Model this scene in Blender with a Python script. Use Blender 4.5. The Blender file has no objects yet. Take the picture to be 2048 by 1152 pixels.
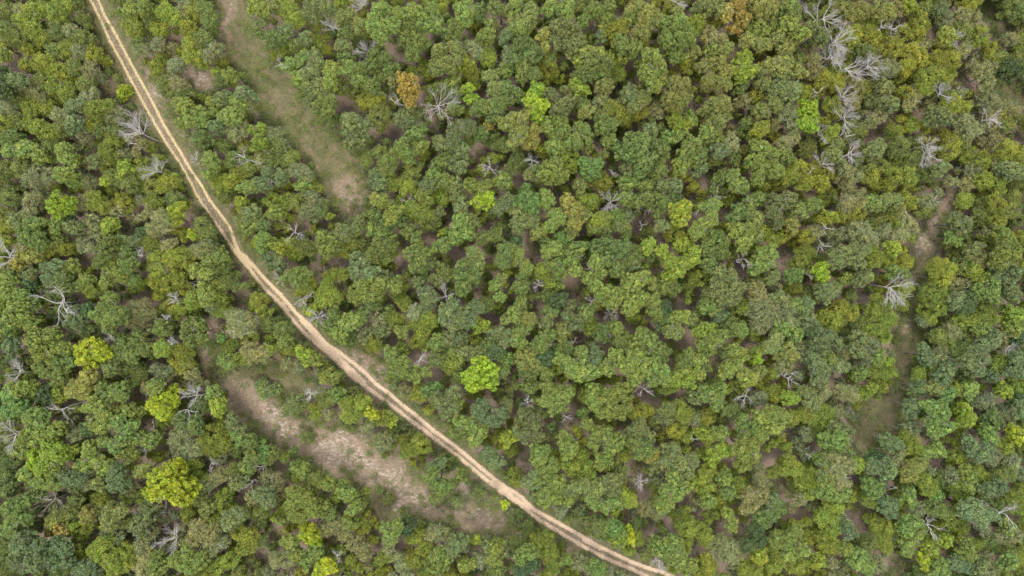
import bpy, math, random
import numpy as np
R_ = math.radians
# ---------------------------------------------------------------- camera, sky, sun, exposure
H = 109.0                       # drone height above the ground, looking straight down
S = 0.08                        # metres of ground per photo pixel (2048 wide)
scene = bpy.context.scene
col = scene.collection
cam_d = bpy.data.cameras.new("camera"); cam = bpy.data.objects.new("camera", cam_d); col.objects.link(cam)
cam.location = (0, 0, H); cam.rotation_euler = (0, 0, 0)
cam_d.sensor_width = 36.0; cam_d.lens = 36.0*H/(2048*S); cam_d.clip_start = 1.0; cam_d.clip_end = 9000.0
scene.camera = cam
scene.view_settings.view_transform = 'Standard'; scene.view_settings.look = 'None'
scene.view_settings.exposure = 1.64; scene.view_settings.gamma = 1.0
world = bpy.data.worlds.new("World"); scene.world = world; world.use_nodes = True
wn = world.node_tree; wn.nodes.clear()
sky = wn.nodes.new('ShaderNodeTexSky'); sky.sky_type = 'NISHITA'; sky.sun_disc = False
sky.sun_elevation = R_(58); sky.sun_rotation = R_(-35); sky.dust_density = 4.0; sky.air_density = 1.0
hs = wn.nodes.new('ShaderNodeHueSaturation'); hs.inputs['Saturation'].default_value = 0.15   # cloud cover: greyer sky light
bg = wn.nodes.new('ShaderNodeBackground'); bg.inputs['Strength'].default_value = 0.125
wo = wn.nodes.new('ShaderNodeOutputWorld')
wn.links.new(sky.outputs[0], hs.inputs['Color']); wn.links.new(hs.outputs[0], bg.inputs[0]); wn.links.new(bg.outputs[0], wo.inputs[0])
sd = bpy.data.lights.new("sun", 'SUN'); sd.energy = 1.2; sd.angle = R_(14); sd.color = (1.0, 0.95, 0.85)
sun = bpy.data.objects.new("sun", sd); col.objects.link(sun)
sun.rotation_euler = (R_(32), 0, R_(35)); sun.location = (0, 0, 60)

# crowns read off the photograph, tile by tile: x,y in thirds of a pixel from the tile corner, look, [size]
TILES = {
(0,0): """40,60,e 110,60,w 190,60,f 250,50,f 330,70,f,70 400,40,f 20,170,e 60,230,e 130,120,f 190,170,f 110,230,e 330,180,e 250,230,f 430,190,w 500,230,e 15,280,f 540,110,e,45 20,330,l 15,420,d 20,530,d 140,300,f 130,370,f 80,480,b 150,500,w 250,370,f 330,300,e 400,280,f 470,300,w 560,330,f 330,420,f 440,400,e 540,420,w 250,480,e 210,560,w 330,520,f 400,560,f 510,500,e 560,560,w,40 500,600,w 440,640,b 110,600,e 40,640,w 180,640,f 260,640,f 350,690,w 30,740,f 100,720,e 180,720,f 230,770,f 300,790,f 370,780,e 440,740,b 500,800,w 60,830,e 560,660,f 630,640,f 690,690,w 560,740,f 620,780,e 700,790,e,50 670,850,f 60,900,l 150,890,l 230,930,l 300,860,e 370,900,l 400,950,l 560,960,b 640,920,f 730,930,w 30,1020,e 130,1000,e 200,1060,w,80 290,1050,w 370,1040,l 440,1080,l 520,1090,w 620,1080,n,40 680,1060,e 740,1020,n 770,1090,e 830,1040,f 900,1120,e 990,1100,f 1040,1080,f,45 60,1140,e
680,90,e 720,150,f 770,50,l 860,40,l 800,160,f 840,290,w 800,260,e 900,110,e 960,170,f 940,260,w 930,370,f,50 980,60,f 1040,100,f 1100,50,w 1160,70,f 1230,60,e 1260,120,e 1130,170,f 1120,260,f 1160,330,f 1220,230,e 1250,330,w 1310,280,w 1050,380,w 1210,390,f,45 1290,440,f,40 1400,430,l,70 1330,470,e 1480,540,b,80 1480,430,e 990,500,e,55 1060,500,w 1100,570,e 1010,550,e,50 1100,640,l,70 1180,700,l,80 1200,840,o,70 1280,620,l 1330,590,b 1380,690,l,70 1420,780,w,70 1300,760,b 1060,750,l 1080,830,w 1520,780,n,40 1430,610,l 1330,880,e 1260,960,l 1240,1050,l 1330,1000,e 1320,1100,f,70 1380,1080,n,50 1430,1050,f 1480,1120,l 1500,1010,e 740,555,S,50 700,470,s,35 780,640,s,32 1500,40,l 1510,160,b""",
(512,0): """30,40,l 100,30,b 190,60,f,70 230,120,f 330,50,b,70 420,40,b 500,20,f,40 510,110,k 570,100,k 620,150,k 60,120,b 30,210,o 110,230,o,65 180,170,b 240,270,o 380,260,f,65 290,230,b 540,190,o 520,270,b 740,60,l 700,140,l 780,150,l,70 740,210,l 860,80,l 950,60,l 920,150,o,70 1000,130,l,70 1080,150,l 1060,60,l 980,250,o,65 900,230,o 920,320,o 1180,180,o,70 1250,60,l,80 1340,60,o 1440,40,k 1500,60,k 1420,140,k 1380,210,l 1300,270,w 1330,310,w 1500,210,b 1100,300,k 1150,370,k,70 1200,300,k 1250,380,n 1290,430,f 1390,340,f 1410,460,k 1440,530,k 1500,410,l 1510,530,o 1520,330,b
80,350,f 200,380,l 280,340,l 350,350,b 320,430,b 260,470,l 250,560,o 300,620,b 370,540,b,80 400,640,o,80 350,680,o 430,760,e 450,420,l 440,490,l 500,520,e 560,400,l 530,350,o 620,470,l 660,400,o 700,330,o 770,350,o 810,420,o 740,450,o 700,510,o 830,470,b 910,525,g,92 1020,420,f 1090,400,k
660,600,f 720,590,f 740,690,e,85 750,770,e 580,740,b,90 600,850,b,90 640,900,e 650,960,e 740,900,e 790,980,e,70 870,700,b 930,680,b 900,740,b 960,790,o 870,860,l 900,930,l 980,870,l 1010,930,f,40 940,1000,e 940,1060,e 1080,1030,t,75 1110,970,o 1130,1080,o 1110,860,b 1180,850,b 1200,780,b,70 1280,760,b 1230,900,b 1180,960,b 1230,1000,b 1170,500,l 1190,560,o 1190,650,k 1270,530,N,45 1290,590,N,48 1350,640,o 1400,640,o 1450,620,o 1500,600,o 1400,745,g,42 1350,800,o 1440,690,o 1510,740,k 1450,850,e 1510,860,o 1100,540,f 1300,1110,l 1360,1130,l 1480,1080,l 1410,950,f 1510,1010,e
20,560,b 30,640,e 100,800,w,70 160,770,w,70 30,760,n,40 20,850,n 180,850,w 120,880,e 40,940,w 90,960,e 240,920,f 200,960,e 70,1040,b 150,1060,b 30,1100,b 240,1020,w 310,1040,w 360,970,e,50 280,1100,l 350,1110,f 700,1060,b 740,1100,b 800,1090,f 900,1110,f 1030,1110,b 1120,1120,f,40 1200,1120,b""",
(1024,0): """20,40,l 100,90,k,70 60,130,k,70 30,170,l 230,40,l 320,40,l,70 280,90,o 200,200,a,50 200,260,a,42 320,170,b,80 350,250,b,90 280,240,b 400,230,b 60,270,o,70 110,320,o,80 30,360,o,70 60,440,o,80 130,440,o 230,410,f,80 210,350,e 420,50,e 440,130,o 540,80,l 580,110,l 490,60,l 470,230,f,45 530,200,b 600,40,l 640,180,f,80 580,180,f 720,60,k 700,110,l 760,40,k 820,60,k 800,130,k,70 870,110,k 780,190,k 780,240,f 740,290,o 660,260,o 680,320,l 620,330,f 960,50,f 1010,70,k 930,150,l 1000,150,l,80 1040,220,l,70 930,240,l 980,300,l,80 970,360,l 1110,40,b 1110,140,n 1180,30,k 1240,50,k 1180,210,w 1230,120,f 1290,70,g 1350,40,g 1380,110,g 1340,170,g,50 1370,0,g 1480,40,k,70 1480,170,l,80 1420,240,k 1500,260,k 1260,240,w
430,340,l,70 520,320,l 470,400,o,70 400,440,o 560,380,o 530,440,l 400,520,n 590,480,e 650,430,f 560,510,k 770,380,l 840,340,l 890,380,l 760,450,l 820,440,l,70 900,440,l 850,500,l 1080,300,k 1060,380,f 1200,310,l 1280,300,k 1160,400,k 1240,390,k,70 1290,440,k 1190,480,k 1260,500,k 1160,530,l 1390,360,n,68 1370,440,n 1430,420,n 1380,500,o 1500,420,k 1510,500,k
720,530,b 770,520,k 790,580,k 700,570,b 740,620,k 1000,510,k,70 1060,500,k 960,580,k 1030,600,k 980,650,k 1080,590,k,45 850,560,e 870,650,w 160,540,N,60 140,620,N,75 150,690,N,50 40,560,o 240,560,b 310,540,b 330,620,b 270,640,b 540,600,b 410,620,o 450,660,k 590,650,f 660,680,f 760,660,f,70 650,620,w 600,740,l 550,760,l 540,700,o 680,740,f,40 210,690,f,40 280,720,l 200,760,l 240,820,l 310,790,l 300,870,l 370,850,l 400,760,l 440,800,l 250,880,l 130,790,a 110,850,a 30,720,k,70 50,790,k 20,830,k 190,900,f 470,880,k 560,850,b 550,910,k 600,850,l 830,780,b 720,820,o 770,880,o,80 700,900,o,80 850,870,o 900,900,o 690,1000,b,80 790,980,o,80 870,1000,o,80 760,1060,o 850,1060,o 700,1100,l 800,1110,l 980,720,n 940,830,t 1050,740,n,40 1070,700,l 1000,810,l 1090,860,l 1040,920,l 1080,960,l 1010,1000,l 1020,1040,n,35 1130,1020,b 1130,930,o 1210,640,k,70 1270,620,k 1230,720,k,70 1290,700,k 1180,780,l 1220,830,o 1250,900,b 1320,860,w,70 1400,740,e 1400,600,w 1480,570,f 1500,660,k 1500,770,n 1450,820,f 1500,880,l 1460,960,l 1510,1000,l 1340,950,e,45 1480,1060,l 500,990,t 440,980,t 470,1030,t 350,960,f,70 540,1070,f,80 230,1020,l,80 290,1060,l 170,1060,o 30,960,e 60,1000,e 80,1120,t 130,1040,b 410,1110,k 980,1120,b 900,1110,b 1250,1060,o 1330,1060,l 1370,1110,l 1200,1130,o 1500,1130,f""",
(1536,0): """20,50,k 80,80,l 60,160,l 140,60,o,80 150,150,l,70 190,200,l 60,230,k 110,290,k 60,390,k,70 110,360,k 200,340,o 180,420,k 260,170,b 330,220,b 280,370,w 300,430,w 90,470,b 70,530,b,70 150,540,b,70 220,540,f 40,620,k 120,680,w,70 180,740,w,70 60,720,w 150,830,w 90,870,w 490,60,k,70 570,60,k 480,250,f,60 510,190,f 490,310,f,45 600,200,f 640,240,f 580,310,o 650,320,w 340,480,f 410,490,f 250,670,N,80 250,740,N,60 540,520,w 590,540,f 520,600,w 700,60,k,70 780,60,w 850,30,n,50 830,190,f 740,290,f,75 940,60,e 920,130,f 900,180,f 1040,60,b 1060,120,w 1040,200,l 1090,210,l 1170,90,w 1200,30,f 1270,30,f 1160,170,e 1290,190,f,80 1400,190,w 1460,230,w 1500,60,e,80 1520,260,f 930,270,w 860,320,f 910,350,f 690,410,w,70 740,400,w 830,400,f 870,420,f 640,500,w 700,520,b 950,470,f 1030,350,f 1010,430,f 1100,360,f 1080,450,f 1170,310,w 1350,350,f 1400,360,e 1230,400,w,50 1290,430,w 1350,420,w 1340,500,w 1480,420,d,80 1440,480,d 1500,370,e 640,600,b 700,610,b 740,620,b 670,690,w 830,560,f 890,560,w 870,630,w 940,520,f 1170,540,w 1220,560,f 1060,550,e 1110,620,f 1200,630,f 1010,690,b,70 1060,710,b 1300,580,w,70 1350,620,w,70 1430,610,w,70 1470,650,w 1330,700,w 1400,700,f 1440,760,e 1220,780,w,80 1180,720,w 1160,860,e 870,740,f 760,790,f 790,880,e,70 670,860,b 640,900,b 510,770,e 380,800,n 410,870,k 400,930,k 240,890,e 100,930,o 30,930,l 40,1020,l 130,1060,f 180,1010,f 250,1090,f 330,1100,n 470,1010,w 520,1040,w 580,980,e 620,1060,f 680,1000,e 760,1050,f 840,1060,f 870,950,e 1090,910,f 1110,860,f 1050,1010,b 950,1040,e 1200,930,f 1280,960,f,70 1240,1010,w 1380,860,w 1440,900,f,70 1380,980,w 1450,1010,b 1500,1040,b 1480,870,f 1520,930,f 1100,1100,w 1200,1100,w 1300,1080,f 1390,1110,f 1470,1110,e""",
(0,384): """60,40,e 180,40,w 350,75,N,88 500,50,w 560,50,f 620,90,f 740,70,f,70 700,120,w 880,100,w 920,60,f 970,170,w,70 930,220,w 1050,50,e 1070,110,n 1040,160,f 1200,180,e,70 1240,250,e 30,150,e 100,170,b 40,210,f 170,130,w 200,190,l 160,260,l,70 250,210,f 330,200,l 400,180,o 440,210,b 230,290,l 330,290,e 20,300,n,45 130,350,a 190,380,a 320,350,f 400,340,f 100,430,a 660,200,n 680,240,n,40 560,180,w 590,240,w 500,310,w 540,350,w 640,320,o 720,300,o 800,300,b 760,370,o 620,400,o 680,460,l,70 730,490,l 770,440,o 640,530,l 800,520,l 850,240,d,40 900,310,f 920,400,f 1000,320,w 1020,400,f 1110,400,f,70 1190,350,w 1240,330,b 1150,255,y,42 1250,400,o 1310,380,o 1330,440,e 930,480,f 980,450,w 1000,540,f 920,560,f 1060,520,f 1160,480,l 1220,490,l 1280,470,e 1200,560,l 1280,560,f 1340,540,e,50 1160,650,f 1230,620,l 1260,680,w 1310,650,f 1330,730,f,70 1020,680,f 1100,690,f 120,500,b 170,560,d 190,490,b 260,460,b 300,520,b 340,450,b 370,520,o 430,450,l 380,580,o 520,510,l 490,560,l 560,590,f 600,580,w 40,520,l 30,590,l 120,620,l 100,680,l 180,680,l 60,760,l 130,750,l 30,820,l 190,790,l 430,730,b 470,780,b 400,800,b 510,700,d 640,680,l,70 590,740,l 690,740,l,70 650,790,l 820,700,w,70 800,770,w 880,720,w 840,830,w 960,820,o 1120,830,o 1190,800,o 1220,870,o 1150,900,o 1320,870,t,40 1010,910,w 960,940,n 540,840,e 520,970,y,105 600,960,y,60 220,900,l,80 300,860,l 230,960,l 300,940,l,70 370,930,l 340,1020,o 400,1000,l 260,1060,o,70 350,1100,l 520,1110,a 60,930,b 670,880,b 740,900,o 820,880,o 860,940,o 700,960,o 780,980,o 660,1050,k 750,1060,e 830,1080,e 920,1050,w 970,1100,w 1040,1000,f,70 1090,960,f 1110,1040,f 1150,1090,w 1420,760,w,70 1470,800,w,80 1400,830,w 1380,930,f 1330,1000,l 1370,1060,l 1440,1000,f 1500,960,w,70 1440,1090,w 1510,1060,e 1500,870,f 1520,640,f,45 1520,540,s,50 1275,20,e,30 1340,30,e,50 1440,70,n,50 1460,170,l 1500,130,b 1440,290,e,50 1500,340,e 1510,200,l 1530,300,y,30 1260,940,s,30 1240,1100,w,50""",
(512,384): """100,50,f 110,120,l 180,60,f 250,60,e 340,40,w 300,110,w 190,210,n,28 350,150,w 450,140,n,34 380,90,e 440,200,f,40 40,200,o 60,260,t 30,310,t 100,310,l 140,350,n,45 50,410,b 130,420,b 60,460,o 190,320,f 230,370,f 300,330,e 400,270,o 460,290,o 420,340,o 210,500,l 260,530,l 310,560,f 290,490,l 580,130,e 650,130,e,50 540,190,e 600,200,b 520,240,b 560,260,o 620,320,e 570,320,f 540,380,f 700,40,l 760,60,l 720,130,o 820,130,l 780,190,o 850,170,o 700,230,l 770,270,l,70 740,330,o,70 800,320,o 700,380,o 790,390,l 600,430,b,70 660,430,b 620,500,b 680,490,b 720,450,f 750,550,o 790,510,b 430,500,f 480,480,f 420,570,f 460,620,f 400,640,f 520,510,f 590,610,l 660,620,l 640,560,l 720,600,l 700,670,o 770,640,f 830,560,o 840,600,f 890,650,f 930,100,f 1000,130,f,80 1040,190,e,70 1010,30,l 1110,120,b 1110,30,f 1220,40,k 1230,90,b 1130,250,n,45 1370,45,N,72 1210,170,l 1250,230,l,70 1300,180,k 1200,270,l 1440,90,b 1500,60,b 1380,270,o 1440,260,o 910,250,o 970,280,o 960,340,o 900,380,o 1010,360,o 1110,310,l 1150,340,l 1060,320,l,40 1040,420,b 970,430,o 1000,490,o 960,550,b 1130,480,o 1090,530,b 1240,440,o 1230,500,o 1310,370,k 1350,420,k 1300,440,k 1300,500,o 1340,560,b 1480,420,o 1500,350,o 1470,520,k,40 1420,560,l 1470,620,l 1000,600,b 1050,640,b 1020,680,b 950,720,w 1280,610,f 1250,570,o 1380,680,o 1320,690,b 1180,690,b 1230,740,b 1140,740,b 1200,790,b 1280,770,b 1340,800,n 1480,760,k 1440,850,b 1500,880,b 1320,900,f 1390,920,o 1040,770,f 1000,830,f 970,790,f 1080,900,l 1160,880,b 1230,870,b 1180,940,l 1100,960,e 1250,950,b 840,770,f 860,850,l 780,740,e 740,780,w 760,840,b 470,740,o 440,800,o 540,790,l 500,850,l 590,770,l 640,730,o 660,860,w 560,880,e 690,920,f 760,900,e 330,710,y,38 290,710,f,40 800,980,l 830,1030,l,70 800,1080,l 880,1060,l 950,1090,l 1010,1070,l 1060,1020,b 1110,1030,e,40 1170,1040,f 1220,1010,l 1200,1100,e 1345,1105,N,116 1300,1130,N,60 1470,1080,b 1320,980,b 1380,1010,b 1440,960,d 1500,1010,t 10,660,f 160,830,e 170,880,e 210,930,f 80,950,n,32 310,930,e 290,980,n 340,1000,l 30,970,w 60,1030,w 250,1060,w 200,1100,w 410,1080,e 440,1110,l 490,1110,e 30,1100,e""",
(1024,384): """60,50,t 130,50,t 120,90,t 210,40,l 40,110,b 90,160,b,70 40,200,b 140,170,b 250,130,l 240,190,l 290,150,l,45 340,60,a 380,110,a 380,180,a 420,130,k 360,230,k 170,230,a 140,260,a 430,60,f 480,60,f 520,170,n 560,160,l 500,210,l 560,230,b 640,150,t 690,140,b 660,200,k 700,250,o 760,60,o 690,40,l 820,40,o 900,60,o 860,130,o 900,200,b 970,40,o 990,120,n 1040,80,n 1050,140,n 1010,180,n,45 970,250,f,70 1040,260,f 1150,100,l 1220,80,l 1210,150,l 1150,180,l 1120,230,l 1200,260,o 1180,330,o,70 1260,290,o 1250,370,o 1320,160,o 1360,120,o 1350,230,l 1440,60,l 1480,40,l 1420,130,l 1470,160,k 1420,230,l 1460,260,k 1510,240,f 1400,300,l 1460,340,n,42 1500,380,l 1480,440,l 30,290,d,40 30,380,l 90,450,l 50,500,o 60,570,o 60,670,o 180,470,f 230,540,f 20,740,l 110,760,a 220,310,o 250,340,l 190,370,l 300,280,t 340,360,o 250,430,l 290,480,l 300,560,l,40 400,340,l 370,430,l 380,490,l 450,360,o 520,330,o 490,420,l 470,500,l 530,470,l 570,400,o 500,560,l 600,320,o 660,340,o 620,460,o 690,400,o 720,440,b 750,360,o 700,540,l 730,550,l 790,510,l 840,530,k 850,570,k 830,320,n 830,380,l,40 900,340,n 950,420,n 1000,460,n 1040,420,n 1090,390,n 1020,310,n 1060,340,n 950,500,n 1130,520,f,70 1190,440,o 920,570,o 980,590,o 1250,500,b,70 1310,520,b,70 1240,590,b,70 1330,590,b,70 1370,560,b 1290,640,b 1180,640,o 1170,690,l 1220,690,l 1250,740,b 1370,680,f 1470,600,w,80 1500,700,w,80 1440,700,w 1500,780,w,80 1380,840,l 1450,860,f 1300,800,e,70 1470,530,e 1340,480,b 560,600,l 600,650,l 640,620,l 570,680,l 720,650,l,70 770,640,l 700,710,l 740,770,f,70 850,660,o 850,720,o 920,690,d,50 220,630,e 280,650,d 350,680,w 340,750,b 380,790,b 220,720,o 210,780,b 300,840,k 350,860,a,30 220,860,l 450,710,o 450,760,o,40 460,820,f,65 540,850,o 630,810,l 590,790,o 60,830,o 40,890,l 180,890,l 160,930,l 100,980,a 60,1020,a 130,1040,a 200,990,d 280,960,l 330,930,o 300,1010,l 410,940,l 420,1000,l 500,960,b 490,1010,b 350,1050,l 260,1060,f 200,1090,o 400,1090,l 100,1100,o 470,1080,l 560,900,o,45 640,900,o 620,980,l 570,1060,l 700,860,o 740,920,o 780,860,l 830,900,l 750,990,l 830,980,l 900,940,o 920,1000,o 690,960,b 700,1040,l 790,1060,l,70 870,1050,l 740,1120,l 830,1120,l 910,1100,l 870,790,b 940,770,o 900,740,l 990,750,l 1040,730,l 1080,770,k 960,840,k 1010,850,k 1130,740,e 1170,840,n,70 1200,900,l 1240,880,l 1170,930,l 1060,960,o 1040,1020,o 1110,1000,l 1000,1000,l 1020,1080,l 1100,1080,l 1160,1040,o 980,1130,n 1050,1130,n 1270,980,o,70 1330,960,l 1380,980,l 1350,1050,l 1280,1060,l,70 1460,950,f 1480,1010,N,42 1420,1120,l 1490,1090,k""",
(1536,384): """60,60,b 130,40,b 40,120,b 60,180,b 150,200,k 210,110,k 280,80,l 370,150,n 480,70,w 560,70,w 540,130,f 460,150,f 460,250,w 100,250,f 40,280,f 230,270,f 290,240,w 570,240,w,80 620,280,w 640,70,l 700,60,k 680,140,e 760,60,k 740,110,f 790,130,w 830,50,f 640,180,e 700,240,w 780,200,f 830,190,w 800,260,w 890,220,w 880,280,l,50 960,60,w 1040,20,w,45 930,120,e 1000,100,f,45 1190,50,f 1140,30,f 1110,160,b,50 1170,190,b,70 1010,240,d,40 1110,260,t,45 1140,290,t,40 1300,80,e 1370,70,f 1290,150,e 1380,160,f 1340,230,w 1340,300,f 1420,260,l 1450,310,l 1480,370,l 1420,370,l 1400,420,l 1350,390,f 1480,40,e 1450,110,e 1500,170,e,45 1520,280,f 1250,350,b 1260,400,w 1180,310,e 1510,440,f 1470,480,b 1390,500,b 30,370,l 20,430,l 200,410,f,80 230,360,f 320,470,N,55 340,500,N,45 130,490,t 180,500,t,45 450,380,b,70 510,350,b 560,350,b 420,420,b 540,410,b 530,480,f 480,520,l 560,520,b 590,500,l 620,350,f 660,400,f 650,440,f 720,430,f 760,340,n 30,500,b 40,570,w 150,570,f 70,640,b 30,680,w 120,700,w 40,750,w 160,680,l 130,780,w 240,680,b 220,740,e 240,790,w,70 330,580,b 390,590,b 350,640,b 340,740,f 430,690,f 400,780,f 500,730,f 520,620,e,50 640,640,f 700,680,f 640,720,f 720,770,f,70 660,820,f 720,870,f,50 600,790,e 760,480,l 840,490,l,40 840,590,n 790,670,f 820,720,f,45 870,700,n,32 1010,440,f 1070,460,f,70 1040,520,f 970,470,e 1170,440,e 1120,560,w 1000,600,f,80 970,640,f,70 1030,680,f 960,750,f 880,770,b 930,780,w 940,560,e 1130,650,b 1180,690,d 1210,650,d 1240,480,f 1290,530,f 1220,570,w 1280,600,l 1340,580,l 1350,640,l 1300,700,f 1240,760,f 1170,770,f 1380,740,f 1480,600,b 1460,640,b 1450,540,b 1500,740,n 1490,790,n 1300,760,f 60,870,k 100,820,l 30,930,k 70,960,a 110,900,f 170,850,l 130,960,k 200,930,w 230,980,w 110,1040,w 30,1100,f 300,870,b,70 360,860,b 400,900,b 330,940,b 440,960,w 290,1020,b 360,1010,l 320,1090,b,70 430,1040,b 560,880,b 540,950,b 620,930,w 580,1010,w 560,1090,l 660,990,l 680,1090,f 740,1010,n 780,970,w,45 770,1080,f 640,1060,f 1030,870,e 1080,900,e 1110,830,w 1170,880,e 1130,950,e 920,930,b 960,1000,b 900,1010,e 1040,970,w 980,1060,f 900,1090,f 1080,1060,b 1190,960,e 1200,1020,b 1250,970,b 1300,920,b 1280,1010,b 1240,1060,b 1280,830,l 1350,890,b 1420,860,w 1410,910,w 1430,1020,f 1390,1050,f 1340,1100,b 1500,1000,b 1490,1080,b 1510,880,d 1480,820,l 1180,1110,e 860,1120,l,50 1050,1130,b""",
(0,768): """50,60,t 100,120,t,70 60,170,t 150,60,o 100,30,l 200,40,l 260,70,d 350,60,f 430,40,a 480,60,a 500,20,a 600,40,l 560,130,l 510,160,l 600,170,l 660,60,l 720,50,l 870,40,w 920,20,l 1030,40,y,48 970,95,y,65 1040,100,y,42 910,130,y,52 965,170,y,62 40,220,l 180,190,l 240,220,l 190,260,l 250,290,l 210,330,l 320,280,l 400,280,w 440,310,w 300,340,l 140,330,l 60,420,e 110,400,l 40,470,e 290,400,n,70 350,410,n,70 420,420,n 210,460,N,60 270,500,n,70 340,500,l 200,520,n 150,540,l 180,600,l 260,590,l 330,600,l 40,560,e 40,640,o 170,680,o 220,650,o 520,270,d 530,400,l 500,500,l 570,470,l 630,500,l 690,380,l 620,340,l 740,330,l 800,430,l 740,420,l 550,240,l 600,250,l 710,180,l 770,170,l 700,240,l 770,260,l 830,190,l 840,320,l 900,340,l 1060,300,w 1060,360,w 1120,280,w 1100,400,w 1160,390,w 1170,240,o 1090,220,o 1230,320,f 1300,300,f,80 1270,390,f 1340,370,f 1390,230,b 1440,260,b 1430,310,t 1500,350,o 1510,430,o 1190,130,o 1280,60,l 1330,60,f 1300,140,n
1012,612,y,160 1120,500,f,60 1190,480,f 1180,560,f 1220,620,w 1190,680,k 1240,740,k 1300,560,w 1350,700,f,85 1400,720,f 1420,590,b 1450,540,w 1510,670,w 1420,520,e 1480,500,l 1420,790,b 1290,820,f 1370,830,b 410,570,b 460,560,b 430,620,o 520,590,w 590,590,k 700,530,b 740,590,b 680,600,b 830,540,a,45 860,500,a,45 780,650,w 600,690,f 580,730,w 660,780,k,70 720,760,k 650,840,k 750,830,k 760,690,f 850,680,f 880,740,b 870,800,b 820,850,b,70 870,900,w,70 940,830,w 850,960,w 440,690,o 470,740,e 520,790,a 400,780,e 330,760,w 310,830,a 290,885,g,42 360,880,g,50 410,870,n 520,870,f 50,760,l 120,730,l 60,830,l 120,800,l 50,880,l 200,860,e 40,950,e 130,960,b,80 220,970,b,80 330,960,b,70 200,1040,b,80 110,1060,b,70 300,1040,b,80 380,1060,b 380,990,b 460,1020,f 600,960,f,70 570,1020,f 640,1040,f,80 720,1010,f,70 690,1090,f,70 640,900,w 700,930,w 760,1060,f 480,1110,b 530,1120,b 50,1110,e 880,1050,w,70 850,1110,w 940,1090,l,70 990,1050,w 1050,1060,l 1130,1020,l 1160,950,w,70 1180,880,w,70 1250,920,w,70 1290,880,w 1330,950,w 1260,1000,w 1200,1060,l 1130,1100,l 1310,1090,f 1380,1060,f 1440,900,f 1500,930,f 1480,980,f 1440,1110,e 1080,970,w""",
(512,768): """40,30,s,60 110,40,s,50 225,130,s,75 370,50,w 420,90,e 480,60,l 540,120,f 600,60,e 690,180,y,50 640,130,f 360,190,f,38 430,200,w,48 570,190,f 670,250,w,50 760,210,f 810,230,n,34 870,270,s,42 560,250,s,50 20,370,t 40,300,e 20,430,t 80,430,e 180,420,f 240,370,e 300,320,s,50 320,470,d 230,500,t 280,520,l 720,360,w 770,350,w 730,420,w 760,450,e 980,330,f 1000,370,f 930,400,f 880,440,l 1080,500,b 1040,560,l 1060,620,l 1140,610,l 1100,640,l 1220,550,o 1200,590,o 1080,690,s,50 1210,700,s,50 1330,650,s,50 1440,680,s,45 1490,740,y,40 1500,790,w,50 820,20,s,50 890,60,w 980,60,f 1050,40,t 1100,100,b 1180,60,b 1190,120,l 1150,170,b 1230,230,l 1290,250,l 1220,290,o 1310,320,l 1350,260,l 1400,210,b 1460,190,b 1500,130,b 1500,330,n 1350,150,b 1390,430,b 1440,470,b 1500,560,e,40
80,570,w,70 140,610,w 50,680,b,70 240,660,l 290,700,l 220,720,l 320,640,e 30,770,e 370,570,e 440,590,l 500,600,l 540,560,l 540,660,l 620,630,e 680,630,f 740,650,e,50 790,690,s,42 680,700,e 640,730,f 570,750,l 400,740,l 450,780,o 330,760,l 240,790,l 140,830,l,50 420,870,w 480,850,w 560,830,l 640,850,f 540,900,w 600,960,w,70 650,1010,w 310,900,y,70 340,940,y,50 200,960,l 240,1030,l 300,1060,l 350,1010,l 180,1060,w 430,1100,y 380,1120,y 30,950,e,50 100,1060,w 550,1060,f 780,850,l 840,860,l 810,920,l 780,980,w 900,860,d 930,790,e 990,820,e 950,920,f 770,1040,f 860,1020,w 950,1060,f 880,1080,w 1060,910,w 1110,890,w 1020,1000,f 1090,1030,l 1130,1060,l 1070,1100,l 1260,1090,l 1210,960,b 1180,1000,b 1320,910,n 1330,1060,w 1400,980,b 1440,960,l 1430,1050,l 1440,1120,e 1500,1000,w 1240,1000,w,40""",
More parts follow.
